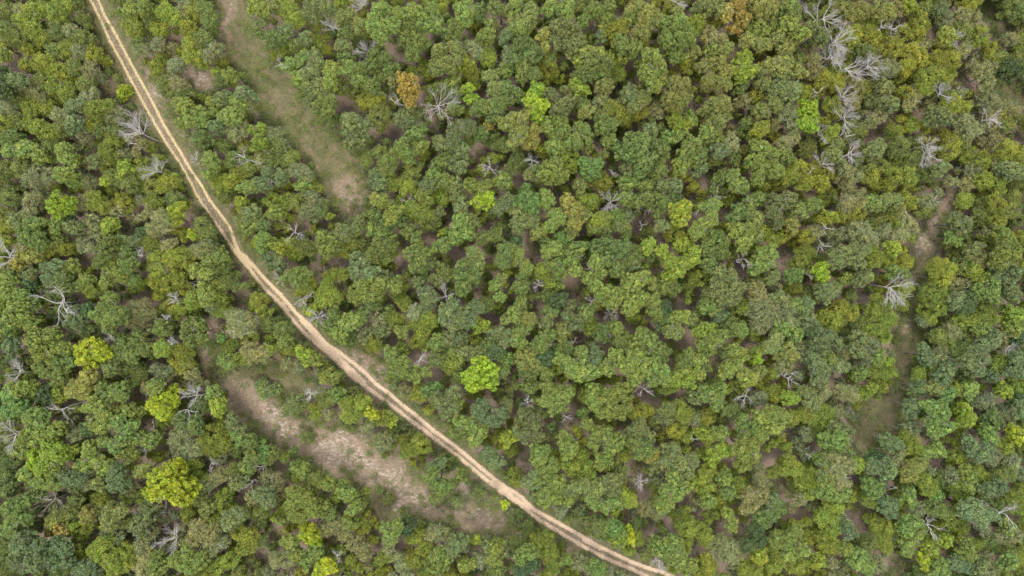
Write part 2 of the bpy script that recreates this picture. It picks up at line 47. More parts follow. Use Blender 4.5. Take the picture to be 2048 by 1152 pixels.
(1024,768): """220,30,o 280,80,l,70 220,100,l 330,60,l 250,150,l,70 310,150,l 440,70,f 500,40,l 560,80,l 640,60,l,70 600,140,l,70 680,120,l 540,150,l 500,110,l 650,190,l 410,180,t 120,230,b,70 70,200,b 140,300,b 60,300,b 240,250,d 20,320,n,40 100,20,o 150,20,e 310,330,l 340,390,l,70 450,260,l 500,300,l 560,310,l 480,350,l 620,340,l 600,380,l 560,440,l 540,490,l 720,300,b 770,260,b 830,320,b 740,360,o 800,390,l 760,430,l 830,430,a 680,430,f 780,150,f 730,180,f,40 820,150,f,40 850,80,t,35 930,150,k 920,200,b 1000,150,f 1040,180,f 990,20,f 940,20,f 1110,60,b,70 1180,60,l 1240,60,l 1230,110,l 1280,150,o 1330,180,o 1170,200,f 1100,220,w 980,280,f 1060,340,f 1160,310,n 1260,290,l 1240,430,n,80 1280,400,n 1480,90,w 1370,230,l 1400,300,l 1450,250,l 1430,350,l 1500,300,l 1380,400,l 1450,420,l 1390,480,l 1500,200,l 30,520,f 20,590,f,45 130,400,l 200,390,l 150,450,l 120,540,b 110,600,b 180,520,l 240,500,l 160,580,l 230,570,l 280,600,l 210,640,l 140,660,b 190,700,l 250,680,l 300,740,w 330,690,l 380,620,k 340,640,k 370,500,f,80 420,440,f 450,520,f 430,620,k 480,650,k 520,630,k 490,710,l 560,600,b 620,580,b 600,640,b 620,710,l 560,730,l 620,760,n,40 680,650,n 710,700,n 640,520,e 680,590,e,40 790,520,e,45 860,490,b 880,560,w 840,600,e,50 930,390,b 980,430,b 930,470,b 1000,480,b 1080,470,b 1040,540,b 980,580,l 950,640,l 1000,650,l,70 930,700,l 880,690,e 920,740,l 1070,590,n 1140,580,f 1180,540,f 1160,640,n 1220,600,e 1120,710,w 1180,710,l 1240,700,f 1280,560,l 1300,650,l 1360,620,f 1420,680,w 1440,740,w 1490,770,f 1490,680,w 1500,600,w 790,740,w 880,780,w 920,870,t,35 610,860,t,50 640,880,t 630,940,n 700,870,y,32 710,930,y,42 560,920,e 540,870,e 740,830,e 760,900,f 770,940,f,40 850,960,e,50 880,990,l 960,960,l 990,1000,l 930,1020,l 1030,860,f,80 1080,820,f 1150,880,f,70 1160,940,f 1290,790,l 1310,850,l 1260,950,w 1320,980,w 1210,1010,w 1280,1040,w 1340,1030,w 1160,1050,f 1200,1110,f 1060,1110,l 1010,1070,l 1400,1110,f 1470,870,d 1500,820,o 1480,940,d 1420,960,d 1490,1030,n 1460,1110,f 30,960,e,50 25,790,s,50 60,1050,l 100,1010,l 60,1110,d 110,1090,d 160,960,f 220,930,f 210,1010,f,70 250,1080,f 330,1040,l 390,1060,w 420,1010,e,38 450,1090,w 500,1080,t,50 520,1120,t 570,1120,w 430,740,s,40 400,780,s,50 800,1030,s,50""",
(1536,768): """30,60,f 140,90,n 240,60,b 310,70,w 340,30,w 270,120,b 450,50,w 500,60,w 590,60,f 640,50,n 690,50,f 670,110,e,50 30,190,l 90,200,l 140,210,f 40,260,l 90,310,f 220,180,f 280,200,f 350,180,f 320,230,f 290,300,f 240,310,w 420,180,w 440,280,b,70 400,340,l,80 480,330,w,80 450,410,w,80 380,400,l,80 520,400,l 330,440,l,70 400,480,w,80 470,500,w,70 540,490,n 430,570,w,80 350,560,l,70 480,590,w 370,660,l,70 440,660,l 300,640,n 240,650,f 220,590,f 270,560,f 160,510,f 110,450,f 100,520,f,40 30,530,f,45 40,700,b 20,790,o 80,750,o 200,710,w 400,730,n 500,690,f 850,40,o 910,30,b 1000,30,k 1080,60,t 1130,30,f 1220,30,l 840,110,b 870,150,b 930,160,f 990,140,l 1060,170,l 1000,220,l 1060,260,l 1000,300,l 1150,160,f 1200,190,n 1190,240,n 1280,110,w 1330,80,w 1420,40,n 1480,50,f 1510,100,d 1520,160,b 1350,220,e 1420,230,w 1330,310,t 1500,310,y 1440,370,n 870,270,w 700,340,b,80 760,360,b 720,430,w 780,440,w 640,420,d 600,430,d 640,500,b 720,520,b 850,330,f 880,390,f 860,450,f 900,490,a 860,540,a 960,400,l 1030,400,l 1140,430,f 1220,360,b 1250,440,w 1290,420,b 1350,430,w 1470,480,w 980,520,w 620,600,l 650,640,l 680,620,l 620,690,f 940,590,f 980,630,f 1040,680,t,40 1050,570,e 1110,560,w 1130,620,f 1200,540,l 1220,610,l 1270,540,f 1280,640,f 1180,680,f 1380,560,e 1440,540,e 1390,620,b 1490,680,f 1330,640,b 820,620,e 850,680,l 800,700,f 720,730,b 740,770,b 900,760,w 1000,740,e 1060,760,e 1100,800,f 1160,850,f 1120,900,f 1070,950,n 1200,960,l 1240,960,f 1260,750,b 1200,760,b 1320,780,b 1280,820,b 1300,870,w 1410,920,w 1480,910,w 1450,860,l 1330,960,e 1430,1000,e 1500,1040,f 1450,1070,l 1310,1060,w 1270,1100,b 1350,1110,w 1200,1030,l 1170,1090,b 1120,1080,b 1050,1110,l 1010,1090,l 940,1060,y,50 930,1110,e 980,1000,n 850,970,l 830,880,l 870,840,l 890,910,l 850,1010,l 760,920,e 700,950,f 660,850,f 720,870,f 600,950,e 560,970,e 480,860,b 500,900,b 450,820,w 380,830,f,70 340,800,f 400,900,n,70 340,930,f 380,970,f 160,900,l 120,960,l 60,940,l 200,960,l 130,1020,l 220,1000,l 170,1080,f 40,1010,f 40,1080,f 300,1070,n 470,990,l 380,1070,w 540,1070,l 560,1040,l 600,1100,l 660,1080,w""",
}
# openings in the canopy where the brown litter shows: x,y,radius, same units
HOLES = {
(0,0): "100,320,45 60,380,30 1030,210,45 1060,260,35 700,560,45 1170,930,40 940,330,20 1340,940,35 560,120,20 600,230,30 100,1100,30 430,60,25 650,520,60",
(512,0): "810,280,40 850,340,34 540,610,60 830,790,55 740,830,45 700,820,30 1010,490,35 980,600,40 1060,660,45 1080,770,45 1350,900,60 1300,990,35 1490,130,38 1350,540,34 80,110,24 440,260,25 30,700,40 1420,1010,30 1470,1000,25",
(1024,0): "710,400,38 740,470,38 1130,560,48 1090,630,32 1110,490,25 320,430,48 590,980,34 620,1030,28 520,880,28 1165,1090,44 760,770,28 1340,730,34 1410,870,34 40,1070,44 630,60,30 490,160,30 955,400,30 370,710,25 190,830,25 1060,60,25 300,540,20 40,500,22",
(1536,0): "1310,90,55 1370,110,50 1180,460,62 1220,500,45 1480,540,55 1430,520,45 1490,810,50 650,790,55 910,680,35 240,290,34 820,110,28 1130,1000,38 1290,310,34 1000,190,34 1240,600,25 800,480,25",
(0,384): "830,100,50 740,190,45 780,220,35 510,440,48 510,390,34 850,400,44 870,490,34 900,620,54 940,680,44 1140,150,44 1290,800,54 1260,850,40 1440,630,65 1230,980,62 1210,1060,40 230,480,18 380,840,28 1150,540,25 980,1020,24 470,640,44 880,1020,28 630,880,24",
(512,384): "100,220,44 260,220,65 410,190,34 380,480,64 490,420,54 510,560,30 1040,290,52 1200,360,56 1400,400,30 860,470,50 930,590,38 970,1000,62 1090,1090,48 820,890,38 1430,750,38 1380,560,28 1150,130,24 870,300,26 790,640,24 1320,590,24 1500,600,28 850,400,34 120,1000,40 140,1090,45",
(1024,384): "120,330,54 140,390,44 780,180,64 800,130,44 740,240,44 890,280,34 1090,40,34 1110,140,34 850,460,40 440,440,24 370,570,64 400,620,44 340,530,30 140,580,44 140,660,40 160,710,28 550,740,56 640,740,34 820,780,34 720,820,30 410,890,54 1010,650,44 1080,690,34 1050,890,64 1000,930,34 1360,420,48 1390,490,44 1420,910,44 1230,1010,34 1280,120,34 180,140,28 20,500,24 960,1010,28 160,830,24 570,930,34 480,650,28",
(1536,384): "130,350,54 80,430,54 660,470,38 570,630,64 650,560,38 240,550,38 310,670,28 270,150,24 1080,70,54 1410,670,30 1070,370,40 20,1110,30 130,1130,35",
(0,768): "850,100,38 970,390,38 860,440,34 410,480,38 120,620,34 380,670,40 420,120,30 480,200,30 990,870,54 790,730,48 1060,850,34 1370,440,44 1500,1100,44 1430,700,30 560,900,28 860,240,40 1230,470,34 280,930,28",
(512,768): "190,590,34 160,520,44 110,850,44 110,930,40 720,960,40 880,970,38 500,1060,44 510,770,34 30,1030,54 1160,540,34 1240,630,44 320,60,45 1430,750,20 1260,140,25",
(1024,768): "350,200,64 330,240,44 380,120,44 810,70,70 870,110,34 770,50,50 60,430,64 80,490,44 30,70,38 240,370,38 230,210,28 730,480,44 760,540,54 720,600,44 780,620,34 780,670,34 690,820,34 820,880,64 940,830,48 960,860,34 1120,780,54 1230,840,64 1120,1010,54 1310,240,34 890,340,28 1090,380,44 1010,60,34 1390,900,34 1270,1110,34 1300,490,34 440,310,28 640,250,34 340,990,38 1370,90,40",
(1536,768): "90,620,68 520,560,34 200,780,54 140,790,34 530,760,64 560,840,54 280,380,44 1040,480,44 730,620,34 270,960,34 960,340,28 1080,700,28 1220,900,28 440,930,24 1060,1020,34 1230,280,34 10,440,54 60,420,44 130,300,34 850,1070,40 1330,20,25",
}
# bare dead trees: x, y, radius in pixels, f = fan of fine twigs, l = few crooked limbs
DEAD = """275,262,34,f 308,342,21,f 487,315,28,l 390,315,13,f 717,10,18,f 737,103,24,f 790,203,25,l 875,210,31,f 980,333,19,l 658,50,17,f 560,125,15,l 1064,318,14,f 1227,345,14,l 1350,2,24,f 1650,32,36,f 1672,80,28,f 1664,110,23,f 1692,135,33,f 1738,133,24,f 1795,55,20,l 1765,55,14,l 1912,72,15,f 1640,183,13,l 1688,192,22,f 1692,232,26,f 1645,268,18,f 1697,274,12,l 1705,303,22,f 1650,325,20,f 1625,338,11,l 1855,290,20,f 1862,312,17,f 1885,187,19,f 1982,236,20,f
15,515,32,f 120,605,44,l 60,682,22,l 35,748,26,f 275,510,14,f 330,640,13,f 215,670,15,f 350,598,13,f 342,688,14,f 585,465,25,l 815,402,15,f 890,593,23,f 557,557,14,f 603,598,24,l 634,635,19,f 838,722,22,l 1225,402,20,f 1285,450,12,l 1488,517,16,f 1078,570,15,l 1183,603,11,f 1222,629,13,f 1148,683,9,l 1208,708,11,l 1278,418,11,l 1434,391,14,l 1395,425,10,l 1690,405,19,l 1655,457,16,l 1650,492,16,l 1617,548,12,f 1785,575,34,f 2020,695,15,f 1578,757,20,l
390,793,26,f 374,822,27,l 115,820,26,l 25,868,34,f 95,1003,30,l 345,1080,28,f 495,970,19,l 420,930,13,l 290,895,14,l 305,850,12,l 518,935,15,l 673,1115,15,l 619,788,13,f 925,972,9,f 855,1130,14,l 905,1098,14,l 1055,806,15,f 1288,778,19,f 1133,835,13,l 1495,793,22,l 1283,965,16,f 1318,1122,19,f 1193,935,11,l 1390,880,9,l 1865,1058,26,l 2015,1030,36,l 1780,978,13,l 2035,852,10,l 1623,912,12,l 1645,935,20,l"""
RUTS = [
[(180,-40),(180,0),(200,37),(220,80),(243,123),(267,170),(293,217),(313,253),(337,293),(360,327),(380,362),(390,384),(403,404),(420,427),(437,454),(450,474),(467,501),(483,521),(503,544),(512,557),(529,577),(549,597),(565,614),(585,641),(609,667),(632,687),(659,707),(682,731),(702,751),(725,768),(752,788),(779,808),(812,835),(845,858),(879,885),(912,911),(945,938),(979,965),(1005,985),(1024,998),(1044,1011),(1067,1031),(1097,1051),(1131,1071),(1164,1091),(1197,1108),(1231,1125),(1264,1138),(1291,1152),(1340,1180)],
[(192,-40),(196,0),(207,27),(233,70),(253,110),(273,147),(293,183),(313,220),(328,250),(347,283),(360,303),(383,343),(403,370),(410,384),(420,401),(440,427),(460,457),(468,485),(482,512),(502,527),(525,554),(542,571),(562,591),(579,611),(592,627),(612,644),(632,664),(652,687),(679,704),(705,724),(729,744),(752,768),(779,788),(805,811),(832,831),(862,858),(895,881),(925,905),(955,931),(985,955),(1012,975),(1024,981),(1044,995),(1067,1018),(1104,1038),(1134,1055),(1157,1068),(1191,1088),(1224,1105),(1257,1121),(1291,1135),(1324,1145),(1390,1175)]]
# open grass: strips of x,y,half width
OPEN = [
[(440,-40,26),(455,0,28),(470,50,36),(487,100,38),(525,150,38),(556,200,40),(588,240,38),(630,280,42),(662,320,44),(690,360,44),(700,395,40),(688,420,26)],
[(378,150,12),(400,160,26),(412,165,20)],
[(405,712,24),(420,745,22)],
[(462,765,26),(500,795,46),(540,835,50),(575,860,46),(610,885,40),(650,892,54),(690,910,54),(735,935,50),(780,955,46),(812,982,42),(850,1010,34),(890,1025,30),(940,1032,32),(1000,1044,28)],
[(760,1000,30),(780,1025,22)],
[(930,1050,22),(1010,1060,20)],
[(490,765,28),(530,762,34),(575,772,36),(612,785,26)],
[(720,715,22),(755,735,22)],
[(1905,388,16),(1885,425,21),(1868,458,24),(1850,495,26),(1835,535,18),(1845,560,12)],
[(1845,560,10),(1825,620,12),(1818,640,24),(1815,668,34),(1806,700,26),(1812,745,16),(1798,795,18)],
[(1798,795,14),(1765,822,38),(1742,850,34),(1728,885,26)],
[(1795,1130,22),(1780,1170,26)],
[(1975,20,18),(2000,60,18)],[(2010,178,20),(2045,195,16)],
[(1470,1165,20)],
]
# pale, nearly bare soil inside or beside the grass: x,y,half width, strength
PALE = [
[(450,15,7),(456,60,6)],[(690,402,8),(705,398,9)],[(393,158,20),(408,168,16)],
[(310,140,10),(325,190,12),(338,225,9)],[(520,815,16),(545,830,26),(570,850,24),(600,865,10)],
[(650,895,24),(690,900,30),(730,925,22),(775,955,20),(805,975,18),(840,1008,12),(880,1018,10),(925,1030,8),(950,1028,14),(1000,1046,8)],
[(680,880,25),(720,910,25)],[(815,985,24),(790,1020,12)],[(710,712,9),(740,745,10),(762,768,8)],
[(557,600,8),(562,608,7)],[(1840,500,10),(1850,480,8)],[(1795,655,10)],[(1980,32,9)],[(1565,975,18)],
[(640,542,12),(670,520,12)],[(485,600,14)],[(410,700,10)],[(1160,1075,12),(1185,1080,10)],[(290,330,6),(305,310,6)],[(220,180,8)],[(248,455,10)],
[(925,985,8),(965,985,9)],[(975,1010,12)],[(970,302,14)],[(1935,500,6)]]
BARE = [[(470,775,20),(505,805,36),(545,838,46),(580,862,36),(620,885,40),(660,900,50),(700,918,48),(740,940,44),(785,962,40),(815,990,36),(850,1012,26),(890,1024,20),(940,1030,24),(1000,1046,18)],
 [(690,395,36),(700,405,30)],[(450,0,16),(456,70,14)],[(380,155,20),(410,165,22)],[(720,705,18),(750,740,16),(765,770,12)],[(1900,388,9),(1885,425,12),(1850,495,12)],[(1795,655,14)],
 [(230,165,18),(225,190,14)],[(305,135,14),(325,190,14),(340,228,12)],[(1160,1075,12),(1185,1080,10)],[(1567,975,22)],[(640,542,14),(675,520,14)],[(485,600,20)],[(405,712,18)],[(1975,20,16),(2000,60,16)],[(600,640,8),(640,700,8),(700,770,8),(800,840,8),(900,912,9),(1000,990,8)],[(650,590,6)]]
LM = [("the top left corner",0,0),("the top right corner",2048,0),("the bottom left corner",0,1152),("the bottom right corner",2048,1152),
("the track's upper end",190,5),("the track's lower end",1335,1148),("the lone lime shrub",247,185),("the fan-shaped dead tree",275,262),
("the star-shaped dead tree",308,342),("the round golden tree",815,174),("the small golden tree",978,248),("the orange treetop",1468,30),
("the upper glade's top",455,10),("the upper glade's foot",695,405),("the paired white snags",1712,135),("the upper lime tree",1620,230),
("the big white snag",1785,575),("the bright lime tree",960,765),("the huge yellow tree",340,975),("the lone yellow tree",325,810),
("the sprawling dead tree",120,605),("the lemon green tree",175,710),("the dark crooked snag",95,1003),("the pale dry clearing",700,905),
("the spiky white snag",890,593),("the picture's centre",1024,576),("the round bare patch",1567,975),("the hooked snag",1495,793),
("the right edge snag",2015,1030),("the forked lower snag",1865,1058),("the snag over brown",1488,517),("the right grassy glade",1815,670),
("the brown hollow",1290,785),("the limey broad crown",1350,525),("the lime dome",118,410),
("the top edge snag",1350,2),("the track's widest bend",640,680),("the lower white snag",345,1080),("the left edge snag",15,515),
("the yellow roadside bush",743,828),("the green glade below",1750,850)]
# ---------------------------------------------------------------- helpers
rng = np.random.default_rng(7); random.seed(7)
def world_xy(px, py, z=0.0):
    k = S*(H-z)/H
    return (px-1024)*k, (576-py)*k
def tag(o, label=None, cat=None, group=None, kind=None):
    if label: o['label'] = label
    if cat: o['category'] = cat
    if group: o['group'] = group
    if kind: o['kind'] = kind
    return o
def mesh_np(name, v, f, mat=None, face_attr=None, vert_attr=None, smooth=False):
    """v (n,3), f (m,3|4) -> mesh"""
    v = np.asarray(v, np.float32); f = np.asarray(f, np.int32); k = f.shape[1]
    me = bpy.data.meshes.new(name)
    me.vertices.add(len(v)); me.vertices.foreach_set('co', v.ravel())
    me.loops.add(f.size); me.loops.foreach_set('vertex_index', f.ravel())
    me.polygons.add(len(f)); me.polygons.foreach_set('loop_start', np.arange(0, f.size, k, dtype=np.int32))
    me.polygons.foreach_set('loop_total', np.full(len(f), k, np.int32))
    if smooth: me.polygons.foreach_set('use_smooth', np.ones(len(f), bool))
    for dom, d in (('FACE', face_attr), ('POINT', vert_attr)):
        for n, a in (d or {}).items():
            at = me.attributes.new(n, 'FLOAT', dom); at.data.foreach_set('value', np.asarray(a, np.float32))
    me.update()
    if mat: me.materials.append(mat)
    return me
def link(name, me, parent=None):
    o = bpy.data.objects.new(name, me); col.objects.link(o)
    if parent: o.parent = parent
    return o
def unit(a): return a/np.maximum(np.linalg.norm(a, axis=-1, keepdims=True), 1e-9)
def value_noise(x, y, scale, seed):
    g = np.random.default_rng(seed).random((96, 96))
    u = x/scale+40; w = y/scale+40
    i = np.floor(u).astype(int); j = np.floor(w).astype(int); fu = u-i; fw = w-j
    fu = fu*fu*(3-2*fu); fw = fw*fw*(3-2*fw); i %= 95; j %= 95
    return (g[i, j]*(1-fu)+g[i+1, j]*fu)*(1-fw)+(g[i, j+1]*(1-fu)+g[i+1, j+1]*fu)*fw
# ---------------------------------------------------------------- materials
def newmat(name):
    m = bpy.data.materials.new(name); m.use_nodes = True; nt = m.node_tree; nt.nodes.clear()
    out = nt.nodes.new('ShaderNodeOutputMaterial'); return m, nt, out
def leaf_mat(name, objcol=True, base=(.08,.1,.03), transl=0.38):
    m, nt, out = newmat(name); N = nt.nodes.new; L = nt.links.new
    if objcol:
        oi = N('ShaderNodeObjectInfo'); c0 = oi.outputs['Color']
    elif base is None:
        ca = N('ShaderNodeAttribute'); ca.attribute_name = 'colour'; c0 = ca.outputs['Color']
    else:
        rgb = N('ShaderNodeRGB'); rgb.outputs[0].default_value = (*base, 1); c0 = rgb.outputs[0]
    warm = N('ShaderNodeAttribute'); warm.attribute_name = 'warm'
    tint = N('ShaderNodeAttribute'); tint.attribute_name = 'tint'
    mx = N('ShaderNodeMix'); mx.data_type = 'RGBA'; mx.blend_type = 'MULTIPLY'; mx.inputs[0].default_value = 1.0
    wm = N('ShaderNodeMix'); wm.data_type = 'RGBA'
    wm.inputs[6].default_value = (.82, .97, 1.0, 1); wm.inputs[7].default_value = (1.17, 1.05, .85, 1)
    L(warm.outputs['Fac'], wm.inputs[0]); L(c0, mx.inputs[6]); L(wm.outputs[2], mx.inputs[7])
    sc = N('ShaderNodeVectorMath'); sc.operation = 'SCALE'; L(mx.outputs[2], sc.inputs[0]); L(tint.outputs['Fac'], sc.inputs['Scale'])
    p = N('ShaderNodeBsdfPrincipled'); p.inputs['Roughness'].default_value = 0.55; p.inputs['Specular IOR Level'].default_value = 0.35
    L(sc.outputs[0], p.inputs['Base Color'])
    tr = N('ShaderNodeBsdfTranslucent'); L(sc.outputs[0], tr.inputs[0])
    ms = N('ShaderNodeMixShader'); ms.inputs[0].default_value = transl
    L(p.outputs[0], ms.inputs[1]); L(tr.outputs[0], ms.inputs[2]); L(ms.outputs[0], out.inputs[0])
    return m
def bark_mat(name, a, b, rough=0.85):
    m, nt, out = newmat(name); N = nt.nodes.new; L = nt.links.new
    tc = N('ShaderNodeTexCoord'); no = N('ShaderNodeTexNoise'); no.inputs['Scale'].default_value = 6; no.inputs['Detail'].default_value = 5
    r = N('ShaderNodeValToRGB'); r.color_ramp.elements[0].color = (*a, 1); r.color_ramp.elements[1].color = (*b, 1)
    r.color_ramp.elements[0].position = .35; r.color_ramp.elements[1].position = .65
    p = N('ShaderNodeBsdfPrincipled'); p.inputs['Roughness'].default_value = rough
    bu = N('ShaderNodeBump'); bu.inputs['Strength'].default_value = .5; bu.inputs['Distance'].default_value = .03
    L(tc.outputs['Object'], no.inputs['Vector']); L(no.outputs['Fac'], r.inputs[0]); L(r.outputs[0], p.inputs['Base Color'])
    L(no.outputs['Fac'], bu.inputs['Height']); L(bu.outputs[0], p.inputs['Normal']); L(p.outputs[0], out.inputs[0])
    return m
LEAF = leaf_mat('leaf'); LEAF_MASS = leaf_mat('leaf_mass', False, None)
BARK = bark_mat('bark', (.10, .085, .07), (.2, .18, .16))
GREYBARK = bark_mat('grey_bark', (.25, .24, .22), (.42, .40, .38))
DEADWOOD = bark_mat('bleached_wood', (.22,.205,.20), (.42,.40,.39))
DARKWOOD = bark_mat('weathered_wood', (.2, .17, .15), (.36, .32, .29))
def ground_mat():
    m, nt, out = newmat('forest_ground'); N = nt.nodes.new; L = nt.links.new
    geo = N('ShaderNodeNewGeometry')
    def noise(scale, detail=5, rough=.6):
        n = N('ShaderNodeTexNoise'); n.inputs['Scale'].default_value = scale; n.inputs['Detail'].default_value = detail
        n.inputs['Roughness'].default_value = rough; L(geo.outputs['Position'], n.inputs['Vector']); return n.outputs['Fac']
    def ramp(fac, stops):
        r = N('ShaderNodeValToRGB'); e = r.color_ramp.elements
        while len(e) < len(stops): e.new(.5)
        for q, (p, c) in zip(e, stops): q.position = p; q.color = (*c, 1)
        L(fac, r.inputs[0]); return r.outputs[0]
    def math_(op, a, b=None, c=None):
        n = N('ShaderNodeMath'); n.operation = op
        for i, v in enumerate((a, b, c)):
            if v is None: continue
            if isinstance(v, (int, float)): n.inputs[i].default_value = v
            else: L(v, n.inputs[i])
        return n.outputs[0]
    def mixc(f, a, b):
        n = N('ShaderNodeMix'); n.data_type = 'RGBA'; L(f, n.inputs[0]); L(a, n.inputs[6]); L(b, n.inputs[7]); return n.outputs[2]
    def attr(n):
        a = N('ShaderNodeAttribute'); a.attribute_name = n; return a.outputs['Fac']
    def edge(a, nz, w, k):       # attribute with an edge broken up by noise
        s = math_('ADD', a, math_('MULTIPLY', math_('SUBTRACT', nz, .5), w))
        n = N('ShaderNodeMapRange'); n.interpolation_type = 'SMOOTHSTEP'; n.inputs['From Min'].default_value = .5-k; n.inputs['From Max'].default_value = .5+k
        L(s, n.inputs[0]); return n.outputs[0]
    n_f, n_m, n_c, n_x = noise(9, 6, .7), noise(1.6, 6, .65), noise(.25, 4), noise(4.2, 8, .75)
    grs = noise(.7, 7, .72)
    litter = ramp(n_f, [(.25, (.09, .066, .050)), (.5, (.17, .13, .10)), (.75, (.29, .225, .18))])
    grass = ramp(grs, [(.3, (.048, .062, .02)), (.45, (.078, .082, .034)), (.55, (.125, .098, .06)), (.7, (.19, .145, .10))])
    grass2 = ramp(n_x, [(.3, (.05, .062, .022)), (.5, (.10, .092, .05)), (.72, (.22, .175, .12))])
    gr = mixc(math_('MULTIPLY', n_f, .9), grass, grass2)
    bare = ramp(n_x, [(.25, (.075, .066, .036)), (.45, (.14, .108, .075)), (.6, (.21, .16, .12)), (.8, (.34, .27, .215))])
    pale = ramp(n_x, [(.3, (.22, .175, .135)), (.5, (.28, .232, .195)), (.72, (.43, .37, .325))])
    sand = ramp(n_x, [(.25, (.20, .155, .075)), (.42, (.36, .28, .15)), (.60, (.42, .33, .20)), (.85, (.54, .44, .29))])
    sandp = ramp(n_x, [(.25, (.21, .15, .10)), (.42, (.37, .27, .19)), (.60, (.44, .34, .25)), (.85, (.55, .44, .34))])
    sandm = mixc(attr('pink'), sand, sandp)
    c = mixc(edge(attr('grass'), n_m, .7, .22), litter, gr)
    c = mixc(edge(attr('bare'), n_m, 1.1, .25), c, bare)
    mp = N('ShaderNodeMapping'); mp.inputs['Rotation'].default_value = (0, 0, R_(35)); mp.inputs['Scale'].default_value = (1.2, 2.0, 1); L(geo.outputs['Position'], mp.inputs[0])
    ns_ = N('ShaderNodeTexNoise'); ns_.inputs['Scale'].default_value = 1.15; ns_.inputs['Detail'].default_value = 9; ns_.inputs['Roughness'].default_value = .72; L(mp.outputs[0], ns_.inputs['Vector'])
    stre = ns_.outputs['Fac']
    c = mixc(edge(attr('pale'), stre, 3.0, .22), c, pale)
    c = mixc(edge(attr('rut'), n_x, 1.6, .3), c, sandm)
    big = N('ShaderNodeMapRange'); big.inputs['To Min'].default_value = .85; big.inputs['To Max'].default_value = 1.15; L(n_c, big.inputs[0])
    v = N('ShaderNodeVectorMath'); v.operation = 'SCALE'; L(c, v.inputs[0]); L(big.outputs[0], v.inputs['Scale'])
    p = N('ShaderNodeBsdfPrincipled'); p.inputs['Roughness'].default_value = .95; p.inputs['Specular IOR Level'].default_value = .1
    L(v.outputs[0], p.inputs['Base Color'])
    b = N('ShaderNodeBump'); b.inputs['Strength'].default_value = .7; b.inputs['Distance'].default_value = .08
    L(math_('ADD', n_f, n_x), b.inputs['Height']); L(b.outputs[0], p.inputs['Normal']); L(p.outputs[0], out.inputs[0])
    return m
GROUND = ground_mat()
# ---------------------------------------------------------------- ground: one relief sheet, track and glades cut out of it
def strip_field(px, py, strips, soft):
    """1 inside the strips, falling to 0 over soft pixels outside; 0.5 on the edge"""
    best = np.full(px.shape, -1e9)
    for st in strips:
        if len(st) == 1: st = [st[0], (st[0][0]+.1, st[0][1], st[0][2])]
        for (ax, ay, aw), (bx, by, bw) in zip(st[:-1], st[1:]):
            dx, dy = bx-ax, by-ay; L2 = dx*dx+dy*dy
            t = np.clip(((px-ax)*dx+(py-ay)*dy)/L2, 0, 1)
            d = np.hypot(px-ax-t*dx, py-ay-t*dy)
            best = np.maximum(best, (aw+t*(bw-aw))-d)
    return np.clip(best/soft*.5+.5, 0, 1), best
def rut_w(i, n): return 2.6+1.7*min(1, max(0, (i-16)/16))
RUTW = [[(x, y, 2.4+1.25*min(1, max(0, (y-420)/200))) for x, y in r] for r in RUTS]
WIDE = [[(562,608,5),(575,622,3)],[(600,640,3),(640,682,5),(690,728,5),(730,765,3)],[(470,500,3),(490,515,5),(500,530,3)],[(985,965,6),(1030,1000,6),(1055,1015,5)],[(1170,1078,6),(1200,1095,4)]]
MID = [[((a[0]), a[1]) for a in RUTS[0]]]
VERGE = [[(x+8, y-3, 30 if y < 330 else 25 if y < 560 else 20) for x, y in RUTS[0]]]
GX, GY = 96.0, 60.0; ST = 0.26
xs = np.arange(-GX, GX+ST/2, ST); ys = np.arange(-GY, GY+ST/2, ST)
X, Y = np.meshgrid(xs, ys, indexing='ij')
PX, PY = X/S+1024, 576-Y/S
wob = (value_noise(X, Y, 2.6, 3)-.5)*20+(value_noise(X, Y, .9, 4)-.5)*9
rut, rutd = strip_field(PX, PY, RUTW+WIDE, 2.2)
gra, grad = strip_field(PX+wob, PY+wob*.6, OPEN+VERGE, 14)
pal = np.zeros_like(X)
pal, pald = strip_field(PX+wob*1.5, PY-wob, PALE, 16)
pal *= .41
bare, _b = strip_field(PX+wob*1.2, PY-wob, BARE, 22)
trk, _t = strip_field(PX+wob*.3, PY, [[(x+8 if y < 400 else x+9, y-3, 7) for x, y in RUTS[0]]], 8); bare = np.maximum(bare, trk*.8)
pink = np.clip((PY-380)/350, 0, 1)
Z = (value_noise(X, Y, 7, 11)-.5)*.5+(value_noise(X, Y, 1.6, 12)-.5)*.16-.07*np.clip(rutd/4+.5, 0, 1)
nx, ny = X.shape
idx = np.arange(nx*ny).reshape(nx, ny)
quads = np.stack([idx[:-1, :-1], idx[1:, :-1], idx[1:, 1:], idx[:-1, 1:]], -1).reshape(-1, 4)
V = np.stack([X, Y, Z], -1).reshape(-1, 3)
def fc(a): return a.ravel()[quads].mean(1)
tk = fc(rutd) > -3.0; gl = (fc(grad) > 0) & ~tk; fl = ~tk & ~gl
def sub(name, mask, label=None):
    q = quads[mask]; u, inv = np.unique(q, return_inverse=True)
    at = {n: a.ravel()[u] for n, a in (('rut', rut), ('grass', gra), ('pale', pal), ('bare', bare), ('pink', pink))}
    o = link(name, mesh_np(name, V[u], inv.reshape(-1, 4), GROUND, vert_attr=at, smooth=True)); o['kind'] = 'structure'; return o
sub('forest_floor', fl); sub('grassland', gl); sub('dirt_track', tk)
FAR = 4000.0
fv = [(-FAR,-FAR,0),(FAR,-FAR,0),(FAR,FAR,0),(-FAR,FAR,0),(-GX,-GY,0),(GX,-GY,0),(GX,GY,0),(-GX,GY,0)]
o = link('ground', mesh_np('ground', fv, [(0,1,5,4),(1,2,6,5),(2,3,7,6),(3,0,4,7)], GROUND, vert_attr={'grass': np.ones(8)})); o['kind'] = 'structure'
